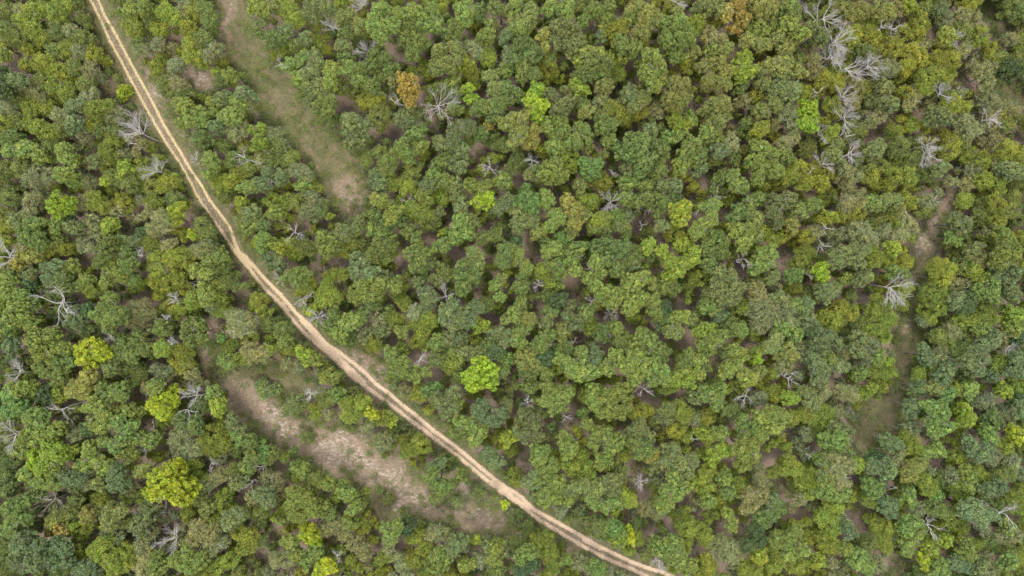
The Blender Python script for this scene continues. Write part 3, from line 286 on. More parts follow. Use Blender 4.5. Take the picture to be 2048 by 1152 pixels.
def ground_z(x, y):
    i = np.clip(((np.asarray(x)+GX)/ST).astype(int), 0, nx-1); j = np.clip(((np.asarray(y)+GY)/ST).astype(int), 0, ny-1)
    return Z[i, j]
# ---------------------------------------------------------------- foliage
def cards(c, n, ln, wd, along=None):
    """leaf tufts: kite-shaped faces at c with normal n"""
    n = unit(n); k = len(c)
    t = unit(np.cross(n, rng.normal(size=(k, 3)))) if along is None else unit(along-(along*n).sum(1, keepdims=True)*n)
    b = np.cross(n, t); ln = np.broadcast_to(ln, (k,))[:, None]; wd = np.broadcast_to(wd, (k,))[:, None]
    v = np.stack([c-t*ln*.5, c+b*wd*.5-t*ln*.05, c+t*ln*.5-n*ln*.12, c-b*wd*.5-t*ln*.05], 1).reshape(-1, 3)
    return v, np.arange(4*k).reshape(-1, 4)
def outline(az, seed, amp):
    r = np.random.default_rng(seed); s = 1+0*az
    for k in (2, 3, 5): s = s+amp*r.uniform(.4, 1)/math.sqrt(k)*np.sin(k*az+r.uniform(0, 6.3))
    return s/(1+amp*.55)
def crown(Rr, seed, style):
    """style: lumpy (oak-like clumps), fuzzy (soft fine dome), feather (loose, pale, twiggy)"""
    global rng
    rng = np.random.default_rng(seed)
    # style: vertical ratio, clump radius, leaves per clump, clumps per square metre, outline wobble, leaf length, leaf width, spread of leaves round a clump, depth jitter
    hzk, cr, dens, cpm, amp, l0, l1, w0_, w1_, s0, s1, f0, sep = STY[style]
    hz = hzk*Rr; want = int(cpm*Rr**2)+5
    C = []; tries = 0
    while len(C) < want and tries < 6000:
        tries += 1
        az = rng.uniform(0, 2*math.pi); sz = rng.uniform(-.8, 1) if style in ('fuzzy', 'feather') else rng.uniform(-.6, 1); rad = math.sqrt(max(0, 1-sz*sz))
        f = rng.uniform(f0, 1.0); ol = outline(np.array(az), seed, amp); shrink = max(0, Rr-cr*.8)/Rr
        p = np.array([rad*math.cos(az)*Rr*f*ol*shrink, rad*math.sin(az)*Rr*f*ol*shrink, sz*hz*f])
        r = cr*rng.uniform(.7, 1.4)*(1 if Rr > 1.3 else .8)
        if all(np.linalg.norm(p-q[0]) > sep*(r+q[1]) for q in C): C.append((p, r))
    cs, ns, tint, warm = [], [], [], []
    for p, r in C:
        k = int(dens*(r/.6)**2)+12
        d = unit(rng.normal(size=(k, 3))); d[:, 2] = np.where(d[:, 2] < -.25, -d[:, 2], d[:, 2])
        q = p+d*np.array([1, 1, .8])*r*rng.uniform(s0, s1, (k, 1))
        cs.append(q)
        if style in ('lumpy', 'tufty'): ns.append(d*.55+np.array([0, 0, .55])+rng.normal(size=(k, 3))*.45)
        else: ns.append(d*.3+np.array([0, 0, .8])+rng.normal(size=(k, 3))*.42)
        t0 = rng.uniform(.84, 1.18); w0 = rng.uniform(.15, .85)
        tint.append(t0*rng.uniform(.5, 1.5, k)); warm.append(np.clip(w0+rng.normal(size=k)*.3, 0, 1))
    # an inner fill that keeps the crown from being an empty shell, and stray sprays beyond the outline
    k = int(75*Rr**2)
    d = unit(rng.normal(size=(k, 3))); q = d*rng.uniform(.2, .85, (k, 1))*np.array([Rr*.8, Rr*.8, hz*.45])-np.array([0, 0, hz*.15])
    cs.append(q); ns.append(d*.4+np.array([0, 0, .8])+rng.normal(size=(k, 3))*.4); tint.append(rng.uniform(.6, 1.2, k)); warm.append(rng.uniform(.2, .7, k))
    c = np.concatenate(cs); n = np.concatenate(ns); tint = np.concatenate(tint); warm = np.concatenate(warm); m = len(c)
    big = np.ones(m); big[-k:] = 1.5
    al = None if style in ('lumpy', 'tufty') else unit(c*np.array([1, 1, .2]))+rng.normal(size=(m, 3))*.5
    v, f = cards(c, n, rng.uniform(l0, l1, m)*big, rng.uniform(w0_, w1_, m)*big, along=al)
    return mesh_np('crown', v, f, LEAF, face_attr={'tint': tint, 'warm': warm})
STY = dict(lumpy=(.74, .42, 130, 10.5, .26, .18, .34, .13, .23, .72, 1.1, .5, .74),
           tufty=(.72, .35, 125, 12.5, .30, .18, .38, .14, .25, .68, 1.15, .45, .78),
           fuzzy=(.85, .42, 130, 10, .15, .16, .34, .08, .15, .3, 1.25, .7, .6),
           feather=(.75, .34, 90, 12, .24, .2, .42, .06, .12, .3, 1.35, .65, .6))
def tube(path, radii, sides=5):
    path = np.asarray(path, float); k = len(path)
    tan = unit(np.gradient(path, axis=0)); up = np.array([.3, .2, 1.]); a = unit(np.cross(tan, up)+1e-5); b = np.cross(tan, a)
    an = np.linspace(0, 2*math.pi, sides, endpoint=False)
    v = path[:, None]+(a[:, None]*np.cos(an)[None, :, None]+b[:, None]*np.sin(an)[None, :, None])*np.asarray(radii)[:, None, None]
    i = np.arange(k-1)[:, None]*sides; j = np.arange(sides)[None]; j2 = (j+1) % sides
    f = np.stack([i+j, i+j2, i+sides+j2, i+sides+j], -1).reshape(-1, 4)
    return v.reshape(-1, 3), f
def join(parts):
    vs, fs, o = [], [], 0
    for v, f in parts: vs.append(v); fs.append(f+o); o += len(v)
    return np.concatenate(vs), np.concatenate(fs)
def trunk_mesh(Rr, h, seed, mat):
    """tapered trunk from the ground up into the crown, with limbs; origin on the ground, h = crown centre height"""
    r = np.random.default_rng(seed); P = []
    n = 6; z = np.linspace(-.3, h+.2*Rr, n); off = np.cumsum(r.normal(size=(n, 2))*.06, 0)
    tr = .04*Rr+.05
    path = np.column_stack([off, z]); P.append(tube(path, np.linspace(tr*1.3, tr*.4, n), 7))
    for i in range(6):
        z0 = h-.55*Rr+.12*Rr*i; a = i*2.4+r.uniform(-.4, .4)
        s = np.array([np.interp(z0, z, off[:, 0]), np.interp(z0, z, off[:, 1]), z0]); e = s+np.array([math.cos(a), math.sin(a), .55])*Rr*.72
        mid = (s+e)/2+r.normal(size=3)*.08*Rr
        P.append(tube([s, mid, e], [tr*.5, tr*.34, tr*.12], 5))
        for q in range(2):
            e2 = mid+np.array([math.cos(a+(q-.5)*1.5), math.sin(a+(q-.5)*1.5), .5])*Rr*.45
            P.append(tube([mid, (mid+e2)/2+r.normal(size=3)*.05, e2], [tr*.28, tr*.2, tr*.08], 4))
    v, f = join(P)
    return mesh_np('trunk', v, f, mat, smooth=True)
SIZES = [.9, 1.25, 1.65, 2.15, 2.8, 3.8, 4.6]
NVAR = {'lumpy': 6, 'tufty': 6, 'fuzzy': 6, 'feather': 5}
proto = {}
def get_proto(style, r):
    i = int(np.argmin([abs(math.log(r/s)) for s in SIZES])); nv = NVAR[style] if SIZES[i] < 3.5 else 2
    key = (style, i, random.randrange(nv))
    if key not in proto:
        s = SIZES[i]; seed = 1000+hash_(key)
        h = (3.6+.7*s) if style == 'lumpy' else (2.4+.6*s)
        if s < 1: h = 1.3
        proto[key] = (crown(s, seed, style), trunk_mesh(s, h, seed+5, GREYBARK if style == 'feather' else BARK), s, h)
    return proto[key]
def hash_(key): return sum(ord(ch) for ch in key[0])*17+key[1]*101+key[2]*13
# ---------------------------------------------------------------- read the survey of crowns
entries = []
for (tx, ty), txt in TILES.items():
    for tkn in txt.split():
        p = tkn.split(','); code = p[2]; r = float(p[3]) if len(p) > 3 else 55+random.uniform(-4, 6)
        entries.append([tx+float(p[0])/3, ty+float(p[1])/3, code, r/3])
holes = []
for (tx, ty), txt in HOLES.items():
    for tkn in txt.split():
        p = [float(q) for q in tkn.split(',')]; holes.append((tx+p[0]/3, ty+p[1]/3, p[2]/3*.78))
special = 'NygS'
entries.sort(key=lambda e: -e[3])
clus = []
for e in entries:
    done = False
    for c in clus:
        if c['code'] != e[2]: continue
        cx, cy = np.mean([m[0] for m in c['m']]), np.mean([m[1] for m in c['m']])
        d = math.hypot(cx-e[0], cy-e[1])
        if e[2] in special:
            if d < c['m'][0][3]*.7 and len(c['m']) < 4: done = True
        elif e[2] in 'fews': done = d < (32 if len(c['m']) == 1 else 29) and len(c['m']) < 5
        else: done = d < (33 if len(c['m']) == 1 else 36) and len(c['m']) < 6
        if done: c['m'].append(e); break
    if not done: clus.append({'code': e[2], 'm': [e]})
# keep crowns off the brown openings, the ruts and the glades
def strip_d(px, py, strips): return strip_field(np.array([px]), np.array([py]), strips, 10)[1][0]
def fit(t):
    """t = [x, y, r]: grown to the real crown edge, then held clear of the open ground"""
    t[2] *= 1.17
    for hx, hy, hr in holes:
        d = math.hypot(t[0]-hx, t[1]-hy); ov = hr*.9+t[2]-d
        if ov > 0 and d > 1:
            mv = min(ov*.5, 5); t[0] += (t[0]-hx)/d*mv; t[1] += (t[1]-hy)/d*mv; t[2] -= min(.3*t[2], max(0, ov-mv)*.7)
    return t
def hold(t, strips, allow, least):
    for _ in range(3):
        d0 = strip_d(t[0], t[1], strips); ov = t[2]+d0-allow
        if ov <= 0: return
        g = np.array([strip_d(t[0]+2, t[1], strips)-d0, strip_d(t[0], t[1]+2, strips)-d0])/2; n = np.hypot(*g)
        mv = min(ov*.5, 4)
        if n > .2: t[0] -= g[0]/n*mv; t[1] -= g[1]/n*mv
        t[2] = max(t[2]*least, t[2]-(ov-mv)*.5)
trees = []                      # [x, y, look, size, lobes]
def add_tree(code, lobes):
    w = np.array([q[2]**2 for q in lobes]); A = np.array(lobes)
    trees.append([float((A[:, 0]*w).sum()/w.sum()), float((A[:, 1]*w).sum()/w.sum()), code, float(math.sqrt(w.sum()*.85)) if len(lobes) > 1 else lobes[0][2], lobes])
for c in clus:
    lobes = []
    for q in c['m']:
        t = fit([q[0], q[1], q[3]]) if c['code'] not in special else [q[0], q[1], q[3]*(1.12 if q[3] < 40 else 1.05)]
        if c['code'] != 'S': hold(t, RUTW, -3 if t[1] > 380 else -6, .75)
        if c['code'] not in 'sS':
            hold(t, OPEN, 5, .8)
            hold(t, VERGE, 9, .85)
        if t[2] > 6: lobes.append(t)
    if lobes: add_tree(c['code'], lobes)
# fill what the survey left open with understory
GS = 4; gx, gy = np.meshgrid(np.arange(-20, 2070, GS), np.arange(-20, 1175, GS), indexing='ij')
cov = np.zeros(gx.shape, bool)
for t in trees:
    for q in t[4]: cov |= (gx-q[0])**2+(gy-q[1])**2 < (q[2]*.9)**2
blk = np.zeros(gx.shape, bool)
for hx, hy, hr in holes: blk |= (gx-hx)**2+(gy-hy)**2 < (hr*1.0)**2
blk |= strip_field(gx.astype(float), gy.astype(float), OPEN+VERGE, 10)[1] > -4
free = ~cov & ~blk
TX = np.array([t[0] for t in trees]); TY = np.array([t[1] for t in trees]); TC = [t[2] for t in trees]
UND = dict(o='e', l='f', b='e', k='f', t='e', d='e', n='f', N='f', y='f', g='f', a='f', f='f', e='e', w='w', s='e', S='e')
fills = []
cand = np.argwhere(free); random.Random(3).shuffle(l_ := cand.tolist())
for i, j in l_:
    if not free[i, j]: continue
    x, y = float(gx[i, j]), float(gy[i, j]); r = random.choice((9, 12, 15, 17))*random.uniform(.9, 1.1)
    near = (gx-x)**2+(gy-y)**2 < (r*.8)**2
    if free[near].mean() < .62: continue
    q = int(np.argmin((TX-x)**2+(TY-y)**2))
    fills.append([UND[TC[q]], x+random.uniform(-2, 2), y+random.uniform(-2, 2), r*1.1])
    free &= ~((gx-x)**2+(gy-y)**2 < (r*1.05)**2)
fcl = []
for code, x, y, r in sorted(fills, key=lambda q: -q[3]):
    for c in fcl:
        if c[0] == code and len(c[1]) < 4 and math.hypot(np.mean([m[0] for m in c[1]])-x, np.mean([m[1] for m in c[1]])-y) < 30: c[1].append([x, y, r]); break
    else: fcl.append((code, [[x, y, r]]))
for code, ls in fcl: add_tree(code, ls)
nfill = len(fcl)
COL = dict(o=(.110,.148,.036), l=(.150,.194,.042), b=(.124,.156,.058), d=(.062,.098,.032), k=(.155,.180,.050), t=(.118,.182,.042),
    n=(.178,.222,.026), N=(.190,.275,.020), y=(.25,.30,.016), g=(.25,.20,.045), a=(.190,.195,.045), f=(.158,.188,.024), e=(.120,.150,.034),
    w=(.176,.190,.080), s=(.140,.170,.052), S=(.190,.235,.018))
WORD = dict(o='mid green', l='light green', b='grey-green', d='dark green', k='khaki green', t='fresh green', n='lime-tinged', N='bright lime',
            y='bright yellow', g='golden orange', a='olive gold', f='yellow-olive', e='dull olive', w='pale sage', s='pale green', S='bright lime')
STYLE = {**{c: 'lumpy' for c in 'obdka'}, **{c: 'tufty' for c in 'ltnNygS'}, 'f': 'fuzzy', 'e': 'fuzzy', 's': 'feather', 'w': 'feather'}
NAME = dict(o='oak_tree', b='oak_tree', d='oak_tree', l='broadleaf_tree', t='broadleaf_tree', k='broadleaf_tree', n='broadleaf_tree', N='lime_green_tree', y='yellow_tree', g='golden_tree', a='broadleaf_tree', f='bushy_tree', e='understory_tree', w='feathery_tree', s='shrub', S='shrub')
GROUP = dict(oak_tree='mid green to grey-green lumpy-crowned trees of the wood', broadleaf_tree='light green to olive gold lumpy-crowned trees of the wood', lime_green_tree='bright lime trees', yellow_tree='bright yellow trees',
             golden_tree='golden orange trees', bushy_tree='yellow-olive bushy trees', understory_tree='dull olive bushy trees of the understory', feathery_tree='pale sage feathery trees', shrub='shrubs on open grass', dead_tree='bare dead trees standing in the wood')
PHRASE = dict(oak_tree='lumpy-crowned tree', broadleaf_tree='lumpy-crowned tree', lime_green_tree='tree', yellow_tree='tree', golden_tree='tree', bushy_tree='bushy tree', understory_tree='bushy tree', feathery_tree='feathery tree', shrub='shrub')
# ---------------------------------------------------------------- labels: each thing by its look and its rank from a landmark
dead = []
for tkn in DEAD.split():
    p = tkn.split(','); dead.append((float(p[0]), float(p[1]), float(p[2]), p[3]))
DIRS = ['right of', 'above right of', 'above', 'above left of', 'left of', 'below left of', 'below', 'below right of']
RANK = ['nearest', 'second nearest', 'third nearest', 'fourth nearest', 'fifth nearest', 'sixth nearest', 'seventh nearest', 'eighth nearest', 'ninth nearest', 'tenth nearest']
def sector(dx, dy): return int(round(math.atan2(-dy, dx)/(math.pi/4))) % 8
def make_labels(items):
    """items: (x, y, look) -> unique label for each"""
    table = {}
    for li, (ln, lx, ly) in enumerate(LM):
        b = {}
        for i, (x, y, look) in enumerate(items):
            d = math.hypot(x-lx, y-ly)
            if d < 16: continue
            b.setdefault((look, sector(x-lx, y-ly)), []).append((d, i))
        for (look, s), lst in b.items():
            lst.sort()
            for k, (d, i) in enumerate(lst[:30]): table.setdefault(i, []).append((d*(1+.35*k), k, li, s))
    out = []
    for i, (x, y, look) in enumerate(items):
        opts = sorted(table[i]); _, k, li, s = opts[0]
        rk = RANK[k] if k < 10 else '%dth nearest' % (k+1)
        out.append(f'{look} {rk} {DIRS[s]} {LM[li][0]}')
    return out
looks = [WORD[t[2]]+' '+PHRASE[NAME[t[2]]] for t in trees]
labels = make_labels([(t[0], t[1], lk) for t, lk in zip(trees, looks)])
own = [('S', 247, 185, 'lone round bright lime shrub standing in the grass beside the upper track'),
       ('g', 815, 174, 'round golden orange tree, the only dome of its colour, above the upper clearing'),
       ('g', 978, 248, 'small golden yellow tree among green crowns right of the round golden one'),
       ('N', 960, 765, 'large bright lime tree, the brightest crown in the middle of the wood'),
       ('y', 338, 972, 'huge bright yellow tree, the widest yellow crown, in the lower left wood'),
       ('y', 325, 810, 'bright yellow tree beside two white dead trees in the left wood'),
       ('N', 1620, 226, 'bright lime tree left of the white dead trees, upper right'),
       ('N', 118, 410, 'bright lime domed tree alone among duller crowns near the left edge'),
       ('y', 742, 828, 'small bright yellow bush between the dirt track and the pale clearing')]
for code, x, y, lb in own:
    b = min((i for i in range(len(trees)) if trees[i][2] == code), key=lambda i: math.hypot(trees[i][0]-x, trees[i][1]-y)); labels[b] = lb
# ---------------------------------------------------------------- the living trees
def jit(c, a): return tuple(max(0, q*(1+random.uniform(-a, a))) for q in c)
order = sorted(range(len(trees)), key=lambda i: -trees[i][3])
count = {}; surplus = []
for i in order:
    px, py, code, rp, lobes = trees[i]; nm = NAME[code]; style = STYLE[code]
    fillin = i >= len(trees)-nfill
    if style in ('lumpy', 'tufty') and code not in special and random.random() < .3: style = 'tufty' if style == 'lumpy' else 'lumpy'
    count[nm] = count.get(nm, 0)+1; over = count[nm] > 300
    c3 = COL[code]; lum = random.uniform(.86, 1.16); hue = random.uniform(-.09, .09)
    if code not in special:      # thinner, yellower growth on the upper right slope, deeper green towards the lower right and the left
        hue += .06*max(0, min(1, (px-900)/700))*max(0, min(1, (620-py)/400))-.08*max(0, min(1, (px-1500)/350))*max(0, min(1, (py-500)/250))-.04*max(0, min(1, (500-px)/400))*max(0, min(1, (py-450)/200))
    rr = np.mean([q[2] for q in lobes])*S
    base_h = {'lumpy': 4.0, 'tufty': 4.0, 'fuzzy': 2.3, 'feather': 2.6}[style]+.7*rr*math.sqrt(len(lobes))
    base_h *= .93*random.uniform(.85, 1.18)*(.72 if fillin else 1)
    base_h *= min(1, .45+.4*rp*S)
    if code in 'Nyg' and rp > 18: base_h += .9
    if code in 'sS': base_h = rr*.62
    x0, y0 = world_xy(px, py, base_h+.3*rr); gz = float(ground_z(x0, y0))
    if not over:
        e = link(nm, None); e.location = (x0, y0, gz); e.empty_display_size = .5
        tag(e, labels[i], 'shrub' if nm == 'shrub' else 'tree', GROUP[nm])
    for k, (lx, ly, lr) in enumerate(lobes):
        r_m = lr*S*(H-base_h)/H; cm, tm, s, h = get_proto(style, r_m); sc = r_m/s
        hh = base_h+(random.uniform(-.45, .45) if len(lobes) > 1 else 0)
        x, y = world_xy(lx, ly, hh+.3*r_m); el = random.uniform(.84, 1.18); rot = random.uniform(0, 6.28)
        if over: surplus.append((cm, x, y, gz+hh, sc, sc, sc, rot, (c3[0]*lum*(1+hue), c3[1]*lum, c3[2]*lum*(1-hue*1.2)), nm)); continue
        co = link('crown', cm, e); co.location = (x-x0, y-y0, hh); co.rotation_euler = (random.uniform(-.12, .12), random.uniform(-.12, .12), rot)
        co.scale = (sc*el, sc/el, sc*random.uniform(.85, 1.1))
        lo = random.uniform(.95, 1.05); co.color = (c3[0]*lum*(1+hue)*lo, c3[1]*lum*lo, c3[2]*lum*(1-hue*1.2)*lo, 1)
    if not over:
        tsc = min(rp*S/s, 2.2)*(.72 if len(lobes) > 1 else .9)
        to = link('trunk' if nm != 'shrub' else 'stem', tm, e); to.scale = (tsc, tsc, base_h/h); to.rotation_euler = (0, 0, random.uniform(0, 6.28))
print('counts', count, 'surplus', len(surplus), 'protos', len(proto), 'labels unique', len(set(labels)) == len(labels), max(len(l.split()) for l in labels))
# ---------------------------------------------------------------- dead trees
def branch(P, p, d, ln, r, lev, r_, twig, spread):
    n = 5 if lev < 2 else 3; pts = [p]; q = p.copy(); dd = d.copy()
    for i in range(n-1):
        dd = unit(dd+r_.normal(size=3)*(.10 if twig else .24)+np.array([0, 0, .03])); q = q+dd*ln/(n-1); pts.append(q)
    P.append(tube(pts, np.linspace(r, r*.42, n), 6 if lev == 0 else 4 if lev == 1 else 3))
    if lev >= 3 or ln < .25: return
    k = (8, 6, 2)[lev] if twig else (4, 3, 2)[lev]
    for i in range(k):
        t = r_.uniform(.2, 1.0) if i < k-1 else .98
        a = min(int(t*(n-1)), n-2); fr = t*(n-1)-a; s = pts[a]*(1-fr)+pts[a+1]*fr
        side = unit(np.cross(dd, r_.normal(size=3))); nd = unit(dd+side*spread*r_.uniform(.5, 1.25))
        if nd[2] < .03: nd[2] = abs(nd[2])*.3+.03; nd = unit(nd)
        branch(P, s, nd, ln*(r_.uniform(.38, .62) if twig else r_.uniform(.45, .75))*(1.15-.45*t), max(.010, r*(.5 if twig else .6)*(1-.3*t)), lev+1, r_, twig, spread)
dlab = make_labels([(x, y, 'bare grey dead tree with fine twigs' if st == 'f' else 'bare grey dead tree with crooked limbs') for x, y, r, st in dead])
down = {(275, 262): 'bleached dead tree spreading a wide fan of fine twigs left of the upper track', (308, 342): 'small bleached dead tree with twigs like a star, left of the upper track',
        (120, 605): 'sprawling bleached dead tree with long crooked bare limbs near the left edge', (1785, 575): 'big bone-white dead tree with dense twigs, left of the right-hand glade',
        (1692, 135): 'wide white dead tree, left one of the touching pair in the upper right', (1738, 133): 'white dead tree, right one of the touching pair in the upper right',
        (95, 1003): 'dark grey crooked dead tree without bleached bark, near the lower left edge', (890, 593): 'spiky white dead tree alone amid dense green, just below left of centre',
        (1495, 793): 'hooked white dead tree of few bent limbs over a dark gap, lower right wood', (2015, 1030): 'long-limbed white dead tree reaching in from the right edge',
        (1865, 1058): 'forked pale dead tree with thin limbs above a dark hole, lower right', (345, 1080): 'pale dead tree fanning down left over a dark gap, lower left',
        (15, 515): 'white dead tree of dense parallel twigs cut by the left edge', (25, 868): 'white dead tree with streaming twigs cut by the left edge, lower one',
        (875, 210): 'tall white dead tree beside the round golden orange tree', (1488, 517): 'small white dead tree over a patch of brown leaf litter, right of centre',
        (1350, 2): 'white dead tree cut by the top edge of the picture', (1288, 778): 'small white dead tree standing in a wide brown hollow below centre'}
for (dx, dy, dr, st), lb in zip(dead, dlab):
    lb = down.get((dx, dy), lb); r_ = np.random.default_rng(int(dx*7+dy)); twig = st == 'f'
    R = dr*S*1.0; h = 4.2+R*.8+r_.uniform(-.4, .7)
    x, y = world_xy(dx, dy, h+R*.15); gz = float(ground_z(x, y))
    ldir = r_.uniform(0, 6.28); lean = r_.uniform(.02, .10)*h
    wood = DARKWOOD if (dx, dy) in ((95, 1003), (815, 402)) else DEADWOOD
    e = link('dead_tree', None); e.location = (x-math.cos(ldir)*lean, y-math.sin(ldir)*lean, gz); tag(e, lb, 'dead tree', GROUP['dead_tree'])
    n = 6; zz = np.linspace(-.3, h, n); t = np.linspace(0, 1, n)
    path = np.column_stack([math.cos(ldir)*lean*t+r_.normal(size=n)*.04, math.sin(ldir)*lean*t+r_.normal(size=n)*.04, zz])
    tr = .035+.022*R
    v, f = tube(path, np.linspace(tr*1.3, tr*.5, n), 8); link('trunk', mesh_np('trunk', v, f, wood, smooth=True), e)
    nl = (int(r_.integers(7, 11)) if twig else int(r_.integers(5, 7)))
    if dr < 13: nl -= 2
    far = math.hypot(dx-1024, dy-576) > 480; a0 = r_.uniform(0, 6.28); gap = 6.28 if twig else 5.0
    if far and twig: gap = r_.uniform(3.2, 4.8); a0 = math.atan2(576-dy, dx-1024)-gap/2+r_.uniform(-.6, .6)
    for k in range(nl):
        a = a0+gap*k/nl+r_.uniform(-.3, .3); ft = r_.uniform(.7, 1.0)*(n-1) if k else n-1.001; ia = min(int(ft), n-2); s = path[ia]*(1-ft+ia)+path[ia+1]*(ft-ia)
        el = r_.uniform(.0, .7); d = unit(np.array([math.cos(a), math.sin(a), el])); P = []
        ln = R*(.98 if twig else .82)*r_.uniform(.75, 1.15)
        branch(P, s.copy(), d, ln, tr*(.5 if twig else .62), 0, r_, twig, .62 if twig else .8)
        v, f = join(P); link('branch', mesh_np('branch', v, f, wood, smooth=True), e)
# ---------------------------------------------------------------- stuff: grass, undergrowth, wood beyond the picture
def scatter_pts(n, field, thr, seed, keep=None):
    r = np.random.default_rng(seed); x = r.uniform(-GX+2, GX-2, n); y = r.uniform(-GY+2, GY-2, n)
    i = ((x+GX)/ST).astype(int); j = ((y+GY)/ST).astype(int)
    m = r.random(n) < field[i, j]
    return x[m], y[m]
def tufts(name, x, y, per, ln, wd, height, base, kindlabel, cat, wr=(0, 1), spread=.12):
    global rng
    rng = np.random.default_rng(len(x)); k = len(x)
    c = np.repeat(np.column_stack([x, y, ground_z(x, y)]), per, 0); m = len(c)
    c += np.column_stack([rng.normal(size=m)*spread, rng.normal(size=m)*spread, rng.uniform(.02, height, m)])
    al = np.column_stack([rng.normal(size=m), rng.normal(size=m), rng.uniform(.2, .9, m)])
    nrm = np.column_stack([rng.normal(size=m)*.5, rng.normal(size=m)*.5, np.ones(m)])
    v, f = cards(c, nrm, rng.uniform(ln*.6, ln*1.3, m), rng.uniform(wd*.6, wd*1.2, m), along=al)
    tk_ = np.repeat(rng.uniform(.7, 1.25, k), per)*rng.uniform(.75, 1.25, m); wk = np.clip(np.repeat(rng.uniform(*wr, k), per)+rng.normal(size=m)*.1, 0, 1)
    o = link(name, mesh_np(name, v, f, leaf_mat(name, False, base, .2), face_attr={'tint': tk_, 'warm': wk})); tag(o, kindlabel, cat, kind='stuff')
clump = value_noise(X, Y, 1.3, 21)*value_noise(X, Y, 4.0, 22)
notrut = np.clip(-rutd/3, 0, 1)
gfield = np.clip(gra*1.3, 0, 1)*notrut*np.clip((1-np.maximum(pal*1.5, bare*.75)), .06, 1)*np.clip(clump*3.2, .1, 1)
x, y = scatter_pts(210000, gfield, 0, 31); tufts('dry_grass', x, y, 4, .16, .045, .10, (.10, .108, .046), 'short dry grass covering the glades and the verges of the track', 'grass')
edge_f = (np.clip(1-np.abs(grad+2)/13, 0, 1)+.10*(grad > 6)*(value_noise(X, Y, 1.1, 28) > .62)*(1-pal))*notrut*np.clip(value_noise(X, Y, 2.0, 25)*2.4-.3, 0, 1)
x, y = scatter_pts(300000, edge_f, 0, 32); tufts('green_undergrowth', x, y, 5, .22, .11, .42, (.11, .15, .045), 'low green ground cover fringing the glades and the dirt track', 'ground cover', spread=.18)
sf = (np.clip(1-np.abs(grad-1)/12, 0, 1)*.9+.5*((grad > 2) & (grad < 26))*(value_noise(X, Y, 1.7, 41) > .66)+.22*(grad > 4))*np.clip(-rutd/4-.6, 0, 1)*np.clip(value_noise(X, Y, 2.6, 42)*3-.95, 0, 1)*(1-pal*.9)
x, y = scatter_pts(70000, np.clip(sf*1.3, 0, 1), 0, 35); tufts('low_scrub', x, y, 34, .24, .10, .55, (.125, .15, .042), 'knee-high scrub creeping from the wood into the glades and verges', 'scrub', wr=(.1, 1), spread=.24)
sh = (grad < -2)*np.clip(value_noise(X, Y, 2.2, 43)*3-.9, 0, 1)*np.clip(-rutd/6-.5, 0, 1)
x, y = scatter_pts(36000, sh*.6, 0, 36); tufts('shade_scrub', x, y, 30, .26, .12, .8, (.12, .14, .036), 'low yellow-green scrub in the gaps between the treetops', 'scrub', wr=(.2, 1), spread=.3)
lf = (1-gra)*np.clip(value_noise(X, Y, 1.2, 26)*1.6-.5, 0, 1)*.55
x, y = scatter_pts(150000, lf, 0, 33); tufts('leaf_litter_weeds', x, y, 3, .2, .10, .25, (.085, .095, .036), 'sparse low weeds on the brown leaf litter below the trees', 'ground cover', spread=.2)
lv = (.12+.5*gra*(1-pal)+.3*pal)*notrut*.22
x, y = scatter_pts(90000, lv, 0, 34); tufts('fallen_leaves', x, y, 1, .13, .09, .03, (.42, .33, .22), 'scattered pale fallen leaves and chips on the open ground', 'leaves')
def ring_field():
    ax, ay = np.abs(X)/(82.0), np.abs(Y)/(46.1); return None
pts = []
r = np.random.default_rng(5); tries = 0
while tries < 9000 and len(pts) < 330:
    tries += 1
    x, y = r.uniform(-94, 94), r.uniform(-58, 58); rr = r.uniform(1.5, 2.5)
    if abs(x) < 80.5+rr*.4 and abs(y) < 45.3+rr*.4: continue
    q = np.array([x/S*1.04+1024, 576-y/S*1.04])
    if strip_field(q[:1], q[1:], OPEN+RUTW, 5)[1][0] > -14: continue
    if all(math.hypot(x-p[0], y-p[1]) > .82*(rr+p[2]) for p in pts): pts.append((x, y, rr))
small = {st: [m for k, (m, *_x) in proto.items() if k[0] == st and k[1] in (2, 3)] for st in ('lumpy', 'fuzzy')}
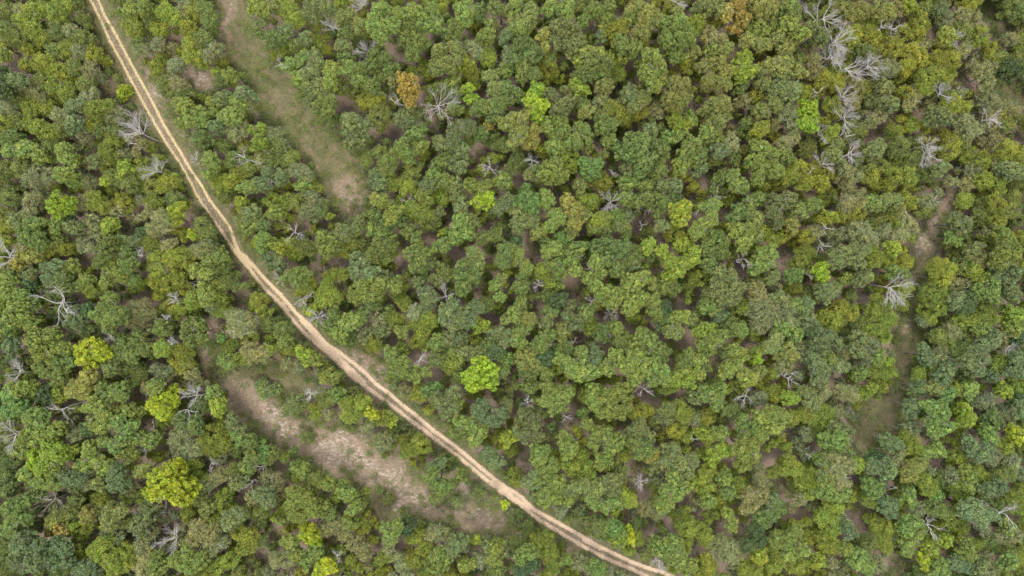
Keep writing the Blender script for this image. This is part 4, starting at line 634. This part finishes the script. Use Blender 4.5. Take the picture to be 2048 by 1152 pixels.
def stuff_from(lst, name, label):
    vs, fs, ti, wa, cc = [], [], [], [], []; o_ = 0
    for me, x, y, z, sx, sy, sz, rot, rgb, _n in lst:
        n = len(me.vertices); v = np.empty(n*3, np.float32); me.vertices.foreach_get('co', v); v = v.reshape(-1, 3)*[sx, sy, sz]
        ca, sa = math.cos(rot), math.sin(rot); v = np.column_stack([v[:, 0]*ca-v[:, 1]*sa+x, v[:, 0]*sa+v[:, 1]*ca+y, v[:, 2]+z])
        k = len(me.polygons); a = np.empty(k, np.float32); b = np.empty(k, np.float32)
        me.attributes['tint'].data.foreach_get('value', a); me.attributes['warm'].data.foreach_get('value', b)
        t = 1.0; w = 0; cc.append(np.tile([*rgb, 1.0], (k, 1)))
        vs.append(v); fs.append(np.arange(4*k).reshape(-1, 4)+o_); o_ += n; ti.append(a*t); wa.append(np.clip(b+w, 0, 1.3))
    o = link(name, mesh_np(name, np.concatenate(vs), np.concatenate(fs), LEAF_MASS, face_attr={'tint': np.concatenate(ti), 'warm': np.concatenate(wa)}))
    at = o.data.attributes.new('colour', 'FLOAT_COLOR', 'FACE'); at.data.foreach_set('color', np.concatenate(cc).astype(np.float32).ravel())
    tag(o, label, 'woodland', kind='stuff')
lst = []
for x, y, rr in pts:
    code = random.choice('oolllbbkffffeee'); me = random.choice(small['lumpy' if STYLE[code] != 'fuzzy' else 'fuzzy']); s = rr/1.9; lm = random.uniform(.85, 1.15)
    lst.append((me, x, y, float(ground_z(x, y))+random.uniform(2.8, 4.8), s, s, s, random.uniform(0, 6.28), tuple(q*lm for q in COL[code]), ''))
stuff_from(lst, 'woodland_edge', 'green wood running on past the edges of the picture')
LOOKS = dict(oak_tree='smallest mid green to grey-green lumpy treetops filling in between the larger ones', broadleaf_tree='smallest light green lumpy treetops filling in between the larger ones',
             bushy_tree='smallest yellow-olive bushes of the understory, low between the treetops', understory_tree='smallest dull olive bushes of the understory, low between the treetops', feathery_tree='smallest pale sage feathery treetops between the larger ones')
for nm in sorted({q[9] for q in surplus}):
    stuff_from([q for q in surplus if q[9] == nm], nm+'_infill', LOOKS[nm])
print('objects', len(bpy.data.objects))
